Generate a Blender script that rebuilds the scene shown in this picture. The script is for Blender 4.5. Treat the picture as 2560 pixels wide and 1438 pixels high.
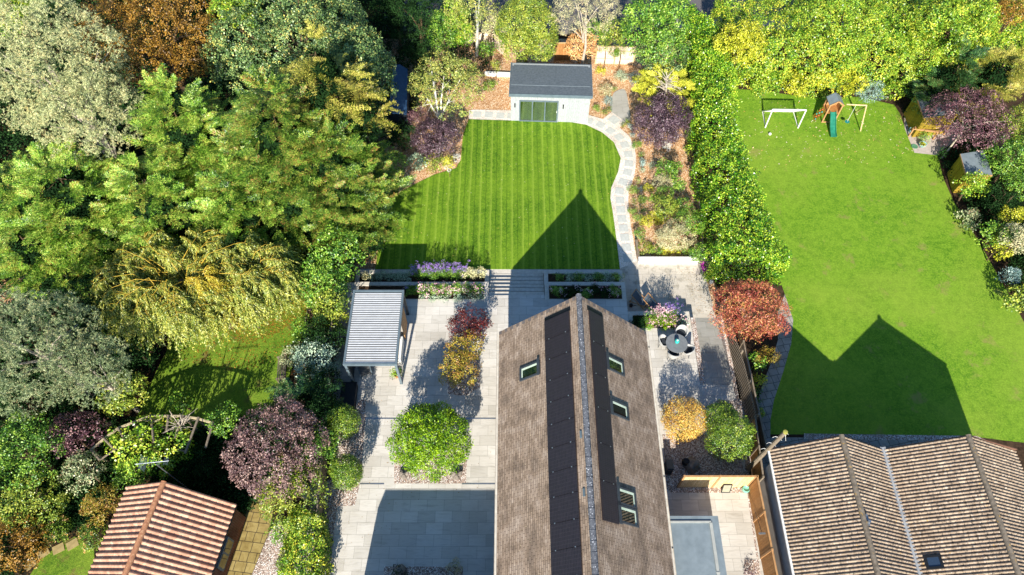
import bpy, math
import numpy as np
from mathutils import Vector
for o in list(bpy.data.objects): bpy.data.objects.remove(o)
S = bpy.context.scene
COL = S.collection
rad = math.radians
# ------------------------------------------------------------------ camera
F_, CX, CY, H, TH = 1775., 1280., 719., 38., rad(32.5046)
cam = bpy.data.objects.new('camera', bpy.data.cameras.new('camera')); COL.objects.link(cam)
cam.location = (0, 0, H); cam.rotation_euler = (TH, 0, 0)
cam.data.sensor_width = 36; cam.data.lens = F_ / 2560 * 36
cam.data.clip_start = .5; cam.data.clip_end = 600
S.camera = cam
# ------------------------------------------------------------------ sky, sun, exposure
SD = Vector((.18, 1.69, -1.)).normalized()          # direction sunlight travels
W = bpy.data.worlds.new('World'); S.world = W; W.use_nodes = True
nt = W.node_tree; bg = nt.nodes['Background']
sk = nt.nodes.new('ShaderNodeTexSky'); sk.sky_type = 'NISHITA'; sk.sun_disc = False
sk.sun_elevation = rad(30.5); sk.sun_rotation = math.pi + .106
tn = nt.nodes.new('ShaderNodeMixRGB'); tn.blend_type = 'MULTIPLY'; tn.inputs[0].default_value = 1; tn.inputs[2].default_value = (.5, .76, 1, 1)
nt.links.new(sk.outputs[0], tn.inputs[1]); nt.links.new(tn.outputs[0], bg.inputs[0]); bg.inputs[1].default_value = .085
sun = bpy.data.objects.new('sun', bpy.data.lights.new('sun', 'SUN')); COL.objects.link(sun)
sun.data.energy = 4.8; sun.data.angle = rad(.5); sun.data.color = (1., .94, .84)
sun.rotation_euler = SD.to_track_quat('-Z', 'Y').to_euler(); sun.location = (-5, -40, 60)
S.view_settings.view_transform = 'Standard'; S.view_settings.look = 'None'
S.view_settings.exposure = 1.0; S.view_settings.gamma = 1
S.render.engine = 'CYCLES'; S.render.resolution_x = 1024; S.render.resolution_y = 575
S.cycles.max_bounces = 6; S.cycles.transparent_max_bounces = 8; S.cycles.diffuse_bounces = 2

# ------------------------------------------------------------------ helpers
sT, cT = math.sin(TH), math.cos(TH)
def ray(x, y):
    u = (x - CX) / F_; v = (CY - y) / F_
    return np.array([u, sT + v * cT, -cT + v * sT])
def P(x, y, z=0.):
    """survey: where the line of sight of photo point x,y meets height z"""
    d = ray(x, y); t = (H - z) / -d[2]
    return np.array([d[0] * t, d[1] * t, z])
def PL(x, y, n, c):
    d = ray(x, y); o = np.array([0, 0, H]); n = np.array(n); t = (c - n @ o) / (n @ d)
    return o + d * t
def SC(y, z):
    return F_ * (cT - (CY - y) / F_ * sT) / (H - z)
def hx(h):
    c = [int(h[i:i + 2], 16) / 255 for i in (0, 2, 4)]
    return tuple(((x + .055) / 1.055) ** 2.4 if x > .04045 else x / 12.92 for x in c) + (1,)
GRID = {}
def tag(o, label=None, cat=None, group=None, kind=None):
    if label: o['label'] = label
    if cat: o['category'] = cat
    if group: o['group'] = group
    if kind: o['kind'] = kind
    return o
def thing(name, label, cat, loc=(0, 0, 0), rz=0., group=None):
    o = bpy.data.objects.new(name, None); COL.objects.link(o)
    o.location = tuple(float(a) for a in loc); o.rotation_euler = (0, 0, rz); o.empty_display_size = .2
    return tag(o, label, cat, group)
def copy_tree(o, parent=None):
    c = o.copy(); COL.objects.link(c)
    if parent is not None: c.parent = parent
    for ch in [q for q in bpy.data.objects if q.parent == o]: copy_tree(ch, c)
    return c
class MB:
    def __init__(s): s.V = []; s.F = []; s.U = {}; s.smooth = False
    def add(s, vs, fs):
        b = len(s.V); s.V += [tuple(float(a) for a in v) for v in vs]
        s.F += [tuple(b + i for i in f) for f in fs]; return s
    def quad(s, a, b, c, d, uv=None):
        s.add([a, b, c, d], [(0, 1, 2, 3)])
        if uv: s.U[len(s.F) - 1] = uv
        return s
    def box(s, x0, y0, z0, x1, y1, z1):
        return s.add([(x0, y0, z0), (x1, y0, z0), (x1, y1, z0), (x0, y1, z0), (x0, y0, z1), (x1, y0, z1), (x1, y1, z1), (x0, y1, z1)],
                     [(0, 3, 2, 1), (4, 5, 6, 7), (0, 1, 5, 4), (1, 2, 6, 5), (2, 3, 7, 6), (3, 0, 4, 7)])
    def beam(s, p, q, w, h, up=(0, 0, 1)):
        p = np.array(p, float); q = np.array(q, float); d = q - p; d /= np.linalg.norm(d)
        up = np.array(up, float); a = np.cross(d, up)
        if np.linalg.norm(a) < 1e-3: a = np.cross(d, (0, 1, 0))
        a /= np.linalg.norm(a); b = np.cross(a, d); a = a * w / 2; b = b * h / 2
        vs = [p - a - b, p + a - b, p + a + b, p - a + b, q - a - b, q + a - b, q + a + b, q - a + b]
        return s.add(vs, [(0, 1, 2, 3), (7, 6, 5, 4), (0, 4, 5, 1), (1, 5, 6, 2), (2, 6, 7, 3), (3, 7, 4, 0)])
    def prism(s, pts, z0, z1):
        n = len(pts); ar = sum(pts[i][0] * pts[(i + 1) % n][1] - pts[(i + 1) % n][0] * pts[i][1] for i in range(n))
        if ar < 0: pts = pts[::-1]
        vs = [(p[0], p[1], z0) for p in pts] + [(p[0], p[1], z1) for p in pts]
        fs = [tuple(range(n, 2 * n)), tuple(range(n - 1, -1, -1))] + [(i, (i + 1) % n, n + (i + 1) % n, n + i) for i in range(n)]
        return s.add(vs, fs)
    def sheet(s, pts, z):
        n = len(pts); ar = sum(pts[i][0] * pts[(i + 1) % n][1] - pts[(i + 1) % n][0] * pts[i][1] for i in range(n))
        if ar < 0: pts = pts[::-1]
        return s.add([(p[0], p[1], z) for p in pts], [tuple(range(n))])
    def tube(s, pts, r, seg=8, cap=True):
        pts = [np.array(p, float) for p in pts]; n = len(pts)
        if np.isscalar(r): r = [r] * n
        rings = []; ref = np.array([0.31, 0.17, .93])
        for i, p in enumerate(pts):
            d = pts[min(i + 1, n - 1)] - pts[max(i - 1, 0)]; d = d / (np.linalg.norm(d) + 1e-9)
            a = np.cross(d, ref)
            if np.linalg.norm(a) < .1: a = np.cross(d, (1, 0, 0))
            a /= np.linalg.norm(a); b = np.cross(d, a)
            rings.append([p + (a * math.cos(t) + b * math.sin(t)) * r[i] for t in np.arange(seg) * 2 * math.pi / seg])
        vs = [v for R_ in rings for v in R_]
        fs = [(i * seg + j, i * seg + (j + 1) % seg, (i + 1) * seg + (j + 1) % seg, (i + 1) * seg + j) for i in range(n - 1) for j in range(seg)]
        if cap: fs += [tuple(range(seg - 1, -1, -1)), tuple(range((n - 1) * seg, n * seg))]
        return s.add(vs, fs)
    def lathe(s, prof, c=(0, 0, 0), seg=20, sx=1, sy=1):
        vs = [(c[0] + r * sx * math.cos(t), c[1] + r * sy * math.sin(t), c[2] + z) for r, z in prof for t in np.arange(seg) * 2 * math.pi / seg]
        n = len(prof)
        fs = [(i * seg + j, i * seg + (j + 1) % seg, (i + 1) * seg + (j + 1) % seg, (i + 1) * seg + j) for i in range(n - 1) for j in range(seg)]
        fs += [tuple(range(seg - 1, -1, -1)), tuple(range((n - 1) * seg, n * seg))]
        return s.add(vs, fs)
    def build(s, name, mat, parent=None, world=True, smooth=None, kind=None):
        me = bpy.data.meshes.new(name)
        V = np.array(s.V, float)
        if parent is not None and world and parent.type == 'EMPTY':
            V = V - np.array(parent.location); a = -parent.rotation_euler.z
            if a: x = V[:, 0] * math.cos(a) - V[:, 1] * math.sin(a); y = V[:, 0] * math.sin(a) + V[:, 1] * math.cos(a); V = np.stack([x, y, V[:, 2]], 1)
        elif parent is not None and world and parent.get('_root') is not None:
            V = V - np.array(parent['_root'])
        me.from_pydata(V.tolist(), [], s.F)
        if s.U:
            ul = me.uv_layers.new(name='uv'); k = 0
            for i, f in enumerate(s.F):
                for j in range(len(f)):
                    if i in s.U: ul.data[k].uv = s.U[i][j]
                    k += 1
        if smooth if smooth is not None else s.smooth: me.shade_smooth()
        me.materials.append(mat); me.update()
        o = bpy.data.objects.new(name, me); COL.objects.link(o)
        if parent is not None: o.parent = parent
        if kind: o['kind'] = kind
        return o
def world_parent(part, root):      # lets sub-parts be written in world coordinates
    part['_root'] = [float(a) for a in root.location]; return part
def sub(part, root, mb, name, mat, **k):
    part['_root'] = [float(a) for a in root.location]
    o = mb.build(name, mat, part, **k); del part['_root']; return o

# ------------------------------------------------------------------ materials
class N:
    def __init__(s, name):
        s.m = bpy.data.materials.new(name); s.m.use_nodes = True; s.t = s.m.node_tree
        s.b = s.t.nodes['Principled BSDF']; s.out = s.t.nodes['Material Output']
        s.co = s.t.nodes.new('ShaderNodeTexCoord'); s.vec = s.co.outputs['Object']
    def n(s, ty, **k):
        o = s.t.nodes.new('ShaderNode' + ty)
        for a, v in k.items(): setattr(o, a, v)
        return o
    def l(s, a, b): s.t.links.new(a, b)
    def mapping(s, sc=(1, 1, 1), rz=0, vec=None, loc=(0, 0, 0)):
        m = s.n('Mapping'); m.inputs['Scale'].default_value = sc; m.inputs['Rotation'].default_value = (0, 0, rz); m.inputs['Location'].default_value = loc
        s.l(vec or s.vec, m.inputs[0]); return m.outputs[0]
    def noise(s, sc, det=3, rough=.55, vec=None, dist=0):
        m = s.n('TexNoise'); m.inputs['Scale'].default_value = sc; m.inputs['Detail'].default_value = det
        m.inputs['Roughness'].default_value = rough; m.inputs['Distortion'].default_value = dist
        s.l(vec or s.vec, m.inputs[0]); return m.outputs[0]
    def voro(s, sc, vec=None, out='Color', **k):
        m = s.n('TexVoronoi', **k); m.inputs['Scale'].default_value = sc; s.l(vec or s.vec, m.inputs[0]); return m.outputs[out]
    def ramp(s, f, stops, mode='LINEAR'):
        r = s.n('ValToRGB'); r.color_ramp.interpolation = mode; e = r.color_ramp.elements
        while len(e) < len(stops): e.new(.5)
        for i, (p, c) in enumerate(stops):
            e[i].position = p; e[i].color = c if not isinstance(c, str) else hx(c)
        s.l(f, r.inputs[0]); return r.outputs[0]
    def mix(s, f, a, b, mode='MIX'):
        m = s.n('MixRGB', blend_type=mode)
        for i, v in ((0, f), (1, a), (2, b)):
            if hasattr(v, 'links'): s.l(v, m.inputs[i])
            else: m.inputs[i].default_value = (hx(v) if isinstance(v, str) else v)
        return m.outputs[0]
    def math(s, op, a, b=0., clamp=False):
        m = s.n('Math', operation=op, use_clamp=clamp)
        for i, v in ((0, a), (1, b)):
            if hasattr(v, 'links'): s.l(v, m.inputs[i])
            else: m.inputs[i].default_value = v
        return m.outputs[0]
    def bump(s, h, st=.3, d=.02):
        b = s.n('Bump'); b.inputs['Strength'].default_value = st; b.inputs['Distance'].default_value = d
        s.l(h, b.inputs['Height']); s.l(b.outputs[0], s.b.inputs['Normal']); return s
    def fin(s, col, rough=.8, spec=.3, metal=0):
        if hasattr(col, 'links'): s.l(col, s.b.inputs['Base Color'])
        else: s.b.inputs['Base Color'].default_value = hx(col) if isinstance(col, str) else col
        s.b.inputs['Roughness'].default_value = rough; s.b.inputs['Specular IOR Level'].default_value = spec
        s.b.inputs['Metallic'].default_value = metal; return s.m

def speck(name, a, b, sc=8, rough=.8, spec=.3, bump=.15, det=4, metal=0):
    m = N(name); f = m.noise(sc, det); c = m.ramp(f, [(.3, a), (.7, b)])
    if bump: m.bump(f, bump)
    return m.fin(c, rough, spec, metal)
def paving_mat(name, a, b, joint, w=.9, h=.6, dirty=0.):
    m = N(name)
    br = m.n('TexBrick'); br.offset = .5; br.inputs['Scale'].default_value = 1; br.inputs['Brick Width'].default_value = w
    br.inputs['Row Height'].default_value = h; br.inputs['Mortar Size'].default_value = .007; br.inputs['Mortar Smooth'].default_value = .3
    br.inputs['Color1'].default_value = hx(a); br.inputs['Color2'].default_value = hx(b); br.inputs['Mortar'].default_value = hx(joint)
    m.l(m.vec, br.inputs[0])
    st = m.noise(1., 4, .6, m.mapping((1.1, 7, 1), .12), .6)
    c = m.mix(.55, br.outputs[0], m.ramp(st, [(.3, hx('cfccc6')), (.5, hx('ffffff')), (.75, hx('e6e2da'))]), 'MULTIPLY')
    big = m.noise(.35, 3)
    c = m.mix(.25, c, m.ramp(big, [(.35, hx('a59d90')), (.6, hx('ffffff'))]), 'MULTIPLY')
    if dirty:
        d = m.noise(1.7, 5, .7); c = m.mix(m.ramp(d, [(.52, (0, 0, 0, 1)), (.66, (dirty,) * 3 + (1,))]), c, hx('6b6351'))
    m.bump(st, .05); return m.fin(c, .62, .35)
def gravel_mat(name, cols, sc=16, bump=.6, gap='5f5348'):
    m = N(name); v = m.voro(sc, out='Color'); s_ = m.n('SeparateColor'); m.l(v, s_.inputs[0])
    n = len(cols); c = m.ramp(s_.outputs[0], [(i / n, c) for i, c in enumerate(cols)], 'CONSTANT')
    d = m.voro(sc, out='Distance'); c = m.mix(m.ramp(d, [(.5, (0, 0, 0, 1)), (.8, (.6, .6, .6, 1))]), c, hx(gap))
    big = m.noise(.8, 3); c = m.mix(.3, c, m.ramp(big, [(.35, hx('8d8377')), (.6, hx('ffffff'))]), 'MULTIPLY')
    m.bump(m.math('SUBTRACT', 1., d), bump, .03); return m.fin(c, .9, .2)
def grass_mat(name, base, lt, dk, patches=0., stripes=False, brown='8a7a4c'):
    m = N(name)
    f = m.math('ADD', m.math('MULTIPLY', m.noise(22, 4, .75), .45), m.math('MULTIPLY', m.noise(8.5, 4, .8), .55)); mid = m.noise(2.2, 4, .6); big = m.noise(.28, 3, .5)
    c = m.ramp(f, [(.4, dk), (.5, base), (.6, lt)])
    c = m.mix(m.ramp(mid, [(.4, (0, 0, 0, 1)), (.65, (.35, .35, .35, 1))]), c, hx(lt)); c = m.mix(m.ramp(mid, [(.3, (.3, .3, .3, 1)), (.5, (0, 0, 0, 1))]), c, hx(dk))
    if stripes:
        sx = m.n('SeparateXYZ'); m.l(m.vec, sx.inputs[0])
        wob = m.math('MULTIPLY', m.math('SUBTRACT', m.noise(.9, 3, .6), .5), .16)
        wob2 = m.math('MULTIPLY', m.math('SUBTRACT', m.noise(9., 3, .6), .5), .10)
        x = m.math('ADD', m.math('ADD', sx.outputs[0], wob), wob2)
        fr = m.math('FRACT', m.math('DIVIDE', m.math('ADD', x, 60.), .75))
        r = m.ramp(fr, [(0, (.9, .9, .9, 1)), (.06, (.98, .98, .98, 1)), (.14, (.42, .42, .42, 1)), (.4, (.52, .52, .52, 1)), (.5, (.0, .0, .0, 1)), (.58, (.3, .3, .3, 1)), (.8, (.5, .5, .5, 1)), (1, (.85, .85, .85, 1))])
        fr2 = m.math('FRACT', m.math('DIVIDE', m.math('ADD', x, 60.), 1.5))
        r2 = m.ramp(fr2, [(0, (.45, .45, .45, 1)), (.45, (.55, .55, .55, 1)), (.55, (.3, .3, .3, 1)), (.95, (.3, .3, .3, 1)), (1, (.45, .45, .45, 1))])
        streak = m.noise(1, 4, .7, m.mapping((9, .5, 1)))
        c = m.mix(m.math('MULTIPLY', r, m.math('ADD', m.math('MULTIPLY', streak, .6), -.1), True), c, hx(lt)); c = m.mix(m.ramp(r, [(.55, (0, 0, 0, 1)), (.95, (.6, .6, .6, 1))]), c, hx('a9c048'))
        c = m.mix(m.math('MULTIPLY', m.ramp(r, [(0, (1, 1, 1, 1)), (.3, (0, 0, 0, 1))]), .8), c, hx(dk))
        c = m.mix(m.math('MULTIPLY', r2, .5), c, hx(dk))
    c = m.mix(m.ramp(big, [(.4, (0, 0, 0, 1)), (.65, (.3, .3, .3, 1))]), c, hx(lt))
    if patches:
        p = m.noise(.7, 5, .68, m.mapping((1, 1, 1), .4)); c = m.mix(m.ramp(p, [(.585, (0, 0, 0, 1)), (.7, (patches,) * 3 + (1,))]), c, hx(brown)); dry = m.noise(.16, 4, .6, m.mapping((1, 1, 1), 0, None, (4, 11, 0))); c = m.mix(m.ramp(dry, [(.45, (0, 0, 0, 1)), (.62, (.3, .3, .3, 1))]), c, hx('9cae40'))
    w = m.voro(3.1, out='Distance'); c = m.mix(m.ramp(w, [(.0, (.75, .75, .75, 1)), (.055, (0, 0, 0, 1))], 'LINEAR'), c, hx('c9c08a'))
    m.bump(m.math('ADD', f, m.noise(60, 2)), 1., .04); return m.fin(c, .85, .15)
def tile_mat(name, c1, c2, mort, w, h, off=.5, mort_sz=.01, lichen=None, var=.6):
    m = N(name); m.vec = m.co.outputs['UV']
    br = m.n('TexBrick'); br.offset = off; br.inputs['Scale'].default_value = 1; br.inputs['Brick Width'].default_value = w
    br.inputs['Row Height'].default_value = h; br.inputs['Mortar Size'].default_value = mort_sz; br.inputs['Mortar Smooth'].default_value = .1
    br.inputs['Color1'].default_value = hx(c1); br.inputs['Color2'].default_value = hx(c2); br.inputs['Mortar'].default_value = hx(mort)
    br.inputs['Bias'].default_value = .0
    m.l(m.vec, br.inputs[0])
    big = m.noise(1.1, 4, .6); c = m.mix(var, br.outputs[0], m.ramp(big, [(.36, hx('83786f')), (.5, hx('d8cdbf')), (.62, hx('ffffff'))]), 'MULTIPLY')
    st = m.noise(1, 3, .7, m.mapping((1.6, 9, 1))); c = m.mix(.3, c, m.ramp(st, [(.38, hx('776e68')), (.6, hx('ffffff'))]), 'MULTIPLY')
    if lichen:
        n = m.noise(14, 2, .5); c = m.mix(m.ramp(n, [(.68, (0, 0, 0, 1)), (.74, (.8, .8, .8, 1))]), c, hx(lichen))
    m.bump(br.outputs[1], -.4, .01); return m.fin(c, .85, .2)
def plank_mat(name, a, b, gap, w, axis=0, rough=.75):
    m = N(name); sx = m.n('SeparateXYZ'); m.l(m.vec, sx.inputs[0])
    v = sx.outputs[axis] if axis < 3 else m.math('ADD', sx.outputs[0], sx.outputs[1])
    d = m.math('DIVIDE', m.math('ADD', v, 50.), w); fr = m.math('FRACT', d); fl = m.math('FLOOR', d)
    wn = m.n('TexWhiteNoise', noise_dimensions='1D'); m.l(fl, wn.inputs['W'])
    c = m.mix(wn.outputs[0], a, b)
    g = m.noise(3., 4, .6, m.mapping((6, 6, 1.5))); c = m.mix(.5, c, m.ramp(g, [(.3, hx('8c8075')), (.65, hx('ffffff'))]), 'MULTIPLY')
    c = m.mix(m.ramp(fr, [(0, (1, 1, 1, 1)), (.09, (0, 0, 0, 1))]), c, gap)
    m.bump(m.ramp(fr, [(0, (0, 0, 0, 1)), (.12, (1, 1, 1, 1))]), .3, .01); return m.fin(c, rough, .25)
def leaf_mat(name, cols, rough=.42, spec=.5, trans=.07):
    cols = [tuple(min(1, v * (.85 + .65 * i / (len(cols) - 1))) for v in c[:3]) + (1,) for i, c in enumerate(cols)]  # bright palette end lifted further, painting highlights into the leaf tones
    m = N(name); at = m.n('Attribute', attribute_name='v')
    c = m.ramp(at.outputs['Fac'], [(i / (len(cols) - 1), x) for i, x in enumerate(cols)])
    n = m.noise(.9, 2); c = m.mix(.35, c, m.ramp(n, [(.35, hx('b9b9a0')), (.6, hx('ffffff'))]), 'MULTIPLY')
    m.fin(c, rough, spec)
    tr = m.n('BsdfTranslucent'); m.l(m.mix(.5, c, c, 'SCREEN'), tr.inputs[0])
    mx = m.n('MixShader'); mx.inputs[0].default_value = min(trans, .14)
    m.l(m.b.outputs[0], mx.inputs[1]); m.l(tr.outputs[0], mx.inputs[2]); m.l(mx.outputs[0], m.out.inputs[0])
    return m.m
def glass_mat(name, tint, rough=.03):
    m = N(name); m.fin(tint, rough, 1.0); m.b.inputs['Coat Weight'].default_value = .6; m.b.inputs['Coat Roughness'].default_value = .02
    return m.m

MT = dict(
 pave=paving_mat('pale_porcelain_paving', 'd4cfc6', 'bfbab0', '8f8a80'),
 pave_low=paving_mat('pale_porcelain_paving_low', 'ccc4b6', 'c0b8aa', '8f887c', dirty=.55),
 pave_ramp=paving_mat('grey_porcelain_paving', 'b3b0a8', 'a9a69c', '827f76', .9, .6),
 cap=speck('pale_stone_coping', 'b5ad9f', 'cdc6b9', 5, .65),
 step=speck('pale_stone_steps', 'b0a89a', 'c9c1b4', 5, .65),
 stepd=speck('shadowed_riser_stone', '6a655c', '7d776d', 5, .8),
 slab=speck('grey_stepping_slab', 'acada6', 'c2c3bb', 6, .7),
 pathg=gravel_mat('pale_path_gravel', ['e6d9ca', 'dccdbc', 'efe7dc', 'cbb9a6', 'eadfd0', 'f4efe6'], 30, .15, '9a8a7a'),
 gravel=gravel_mat('mixed_pink_gravel', ['d8c4b4', 'a98d7d', 'efe6da', '8d7468', 'cdb3a2', 'b9a79b', 'f4efe8', '7a6a62'], 24),
 bark=gravel_mat('orange_bark_mulch', ['c99a6c', 'dcb48a', 'a8784e', 'e8c8a0', 'bd8c5e', 'd6a87c', 'f2dabb', 'b08258'], 17, .4, '9a7552'),
 soil=speck('dark_garden_soil', '2c2219', '4d3c2c', 5, .95, .1, .6),
 litter=gravel_mat('leaf_litter', ['2f2618', '4a3620', '231c12', '5e4526', '2f2c18', '1d1a10'], 13, .5, '15110c'),
 lawn=grass_mat('striped_lawn', '507e16', '90b02e', '32590f', 0, True),
 lawn2=grass_mat('rough_lawn', '64901c', '8fb034', '44701a', .7, False, '9d8a58'),
 lawn3=grass_mat('worn_lawn', '5c821e', '8aa034', '3c5c18', .95, False, '77603c'),
 tile=tile_mat('brown_plain_tiles', 'b9a592', '9e8b79', '6a5c52', .3, .12, lichen='d6c49c', var=.55),
 verge=tile_mat('verge_tiles', '8a7768', '5a4f49', '3a322d', .17, .5, 0),
 brick=tile_mat('red_brick', '8a4a35', '6d3a2b', '9a8574', .225, .075),
 buffbrick=tile_mat('buff_brick', 'a98a6c', '8f7257', 'b5a58f', .225, .075),
 render=speck('white_render', 'b9b2aa', 'cdc7c0', 3, .8, .2, .05),
 flat=speck('grey_fibreglass_roof', '6e797e', '7f8a8f', 2.5, .5, .4, .03),
 flattrim=speck('light_roof_trim', '9a9b95', 'aaaba4', 3, .5),
 felt=speck('dark_grey_felt', '4d555b', '61696f', 7, .8, .3, .2),
 cladding=plank_mat('pale_grey_cladding', 'adb2b3', 'a5abac', '858c8e', .15, 0, .6),
 anth=speck('anthracite_metal', '30353a', '3a4046', 3, .45, .5, 0),
 slate=speck('grey_blue_trim', '56646b', '64727a', 3, .5, .4, 0),
 louvre=speck('brushed_louvre', 'b8babd', 'c6c8ca', 3, .35, .5, 0),
 glass=glass_mat('dark_glass', '10201c'), glassmir=glass_mat('door_glass', '26332c', .02),
 white=speck('white_paint', 'd9d7d0', 'e6e4de', 5, .5, .4, 0),
 blind=speck('pale_blind', 'b9cbb2', 'd3dfc9', 3, .7), 
 wood=plank_mat('honey_fence_boards', 'b98a58', 'a87743', '5b3d22', .11, 3),
 woodpale=plank_mat('pale_fence_boards', 'e6c99b', 'd9b884', '9a7748', .11, 0),
 woodorange=speck('orange_timber', 'a3784c', 'b99064', 6, .7),
 woodgrey=speck('weathered_timber', '6d6152', '8c7f6d', 7, .85, .15, .3),
 fencewhite=plank_mat('cream_fence_boards', 'e8d8c4', 'dcc9b2', 'b59e86', .16, 2),
 olivewood=plank_mat('treated_green_timber', 'a98f2e', '8f7a26', '5c4d18', .12, 3),
 bark_t=speck('tree_bark', '4a3b2c', '6e5b46', 9, .9, .15, .5),
 bark_p=speck('pale_bark', '9c8e7c', 'c2b6a4', 7, .85, .2, .4),
 birch=speck('white_birch_bark', 'c9c5bd', 'efece6', 6, .7, .3, .3),
 willowbark=speck('yellow_willow_twigs', 'a88a2a', 'c9a83c', 6, .7),
 asphalt=speck('grey_asphalt', '5b5757', '6d6967', 12, .9, .2, .3),
 pavement=speck('pale_pavement', 'a3968c', 'b8aca2', 5, .85),
 york=speck('riven_york_stone', '8f7d55', 'aa9767', 4, .8, .2, .4),
 stone=speck('grey_boulder', '6e655c', '948a7e', 4, .85, .25, .6),
 terracotta=speck('terracotta_clay','a85f3c','b9714c',6,.8),
 metal=speck('silver_metal', '9fa4a8', 'b8bcbf', 8, .35, .5, 0, metal=.8),
 black=speck('black_plastic', '101214', '181a1d', 5, .5, .4, 0),
 lead=speck('lead_flashing', '85878a', 'a9abac', 3, .5, .4, .1),
)
def ridge_mat(name, base, dk, splat, sc=13):
    m = N(name); f = m.noise(6, 4); c = m.ramp(f, [(.3, dk), (.65, base)])
    n = m.noise(sc, 3, .6); c = m.mix(m.ramp(n, [(.6, (0, 0, 0, 1)), (.66, (.9, .9, .9, 1))]), c, hx(splat)); m.bump(f, .3)
    return m.fin(c, .8, .25)
def clear_glass(name):
    m = N(name); g = m.n('BsdfGlossy'); g.inputs['Roughness'].default_value = .01; g.inputs['Color'].default_value = (.9, .95, .92, 1)
    t = m.n('BsdfTransparent'); t.inputs['Color'].default_value = (.75, .82, .8, 1); x = m.n('MixShader'); x.inputs[0].default_value = .25
    m.l(t.outputs[0], x.inputs[1]); m.l(g.outputs[0], x.inputs[2]); m.l(x.outputs[0], m.out.inputs[0]); return m.m
MT['glassmir'] = clear_glass('door_glass')
MT['ridge'] = ridge_mat('grey_ridge_tiles', '66686d', '4c4e54', 'd5d6da')
MT['ridge_l'] = ridge_mat('terracotta_ridge', 'b98460', '96644a', 'c9a27c')
MT['ridge_r'] = ridge_mat('lichened_ridge', '85796a', '5e5549', 'a3834a', 7)
def panel_mat():
    m = N('black_solar_cells'); m.vec = m.co.outputs['UV']
    br = m.n('TexBrick'); br.offset = 0; br.inputs['Scale'].default_value = 1; br.inputs['Brick Width'].default_value = .085; br.inputs['Row Height'].default_value = .165
    br.inputs['Mortar Size'].default_value = .006; br.inputs['Color1'].default_value = hx('221e22'); br.inputs['Color2'].default_value = hx('292429'); br.inputs['Mortar'].default_value = hx('3a353a')
    m.l(m.vec, br.inputs[0]); return m.fin(br.outputs[0], .35, .4)
MT['panel'] = panel_mat()
def pantile_mat(name, a, b, c_, lich=None, white=None, lich_y=None):
    m = N(name); m.vec = m.co.outputs['UV']; v = m.voro(1, m.mapping((3.0, 3.0, 1)), 'Color')
    s_ = m.n('SeparateColor'); m.l(v, s_.inputs[0]); c = m.ramp(s_.outputs[0], [(0, a), (.5, b), (1, c_)])
    n = m.noise(3, 5, .7); c = m.mix(.5, c, m.ramp(n, [(.3, hx('8c8078')), (.62, hx('ffffff'))]), 'MULTIPLY')
    if white:
        w = m.noise(9, 3, .7); c = m.mix(m.ramp(w, [(.58, (0, 0, 0, 1)), (.68, (.75, .75, .75, 1))]), c, hx(white))
        d = m.noise(7, 3, .7, m.mapping((1, 1, 1), 0, None, (9, 4, 0))); c = m.mix(m.ramp(d, [(.52, (0, 0, 0, 1)), (.64, (.8, .8, .8, 1))]), c, hx('3a332c'))
    if lich:
        w = m.noise(2.3, 4, .75, m.mapping((1, 1, 1), 0, None, (3, 7, 0))); c = m.mix(m.ramp(w, [(.66, (0, 0, 0, 1)), (.7, (.8, .8, .8, 1))]), c, hx(lich))
    m.bump(n, .3); return m.fin(c, .85, .2)
MT['pan_l'] = pantile_mat('terracotta_pantiles', 'cba085', 'bd8c72', 'd6b094')
MT['pan_r'] = pantile_mat('weathered_pantiles', 'a8957f', '94816d', 'b8a48c', 'b08a3c', 'bdb4a8')
def york_mat():
    m = N('york_stone_paving'); br = m.n('TexBrick'); br.offset = .4; br.inputs['Scale'].default_value = 1; br.inputs['Brick Width'].default_value = .6
    br.squash = .7; br.squash_frequency = 2; br.offset_frequency = 2
    br.inputs['Row Height'].default_value = .5; br.inputs['Mortar Size'].default_value = .018; br.inputs['Color1'].default_value = hx('a8955f'); br.inputs['Color2'].default_value = hx('9a8752'); br.inputs['Mortar'].default_value = hx('4a4030')
    m.l(m.mapping((1, 1, 1), .12), br.inputs[0]); n = m.noise(2.5, 5, .6, None, .8); c = m.mix(.5, br.outputs[0], m.ramp(n, [(.35, hx('a08f6a')), (.6, hx('ffffff'))]), 'MULTIPLY')
    m.bump(n, .3); return m.fin(c, .8, .2)
MT['yorkp'] = york_mat()
def npath_mat():
    m = N('grey_garden_paving'); br = m.n('TexBrick'); br.offset = .35; br.inputs['Scale'].default_value = 1; br.inputs['Brick Width'].default_value = .55
    br.squash = .7; br.squash_frequency = 2
    br.inputs['Row Height'].default_value = .45; br.inputs['Mortar Size'].default_value = .014; br.inputs['Color1'].default_value = hx('a59e94'); br.inputs['Color2'].default_value = hx('958f86'); br.inputs['Mortar'].default_value = hx('4a453e')
    m.l(m.mapping((1, 1, 1), -.2), br.inputs[0]); n = m.noise(2.5, 5); c = m.mix(.4, br.outputs[0], m.ramp(n, [(.35, hx('a0a090')), (.6, hx('ffffff'))]), 'MULTIPLY')
    return m.fin(c, .8, .2)
MT['npath'] = npath_mat()
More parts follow.
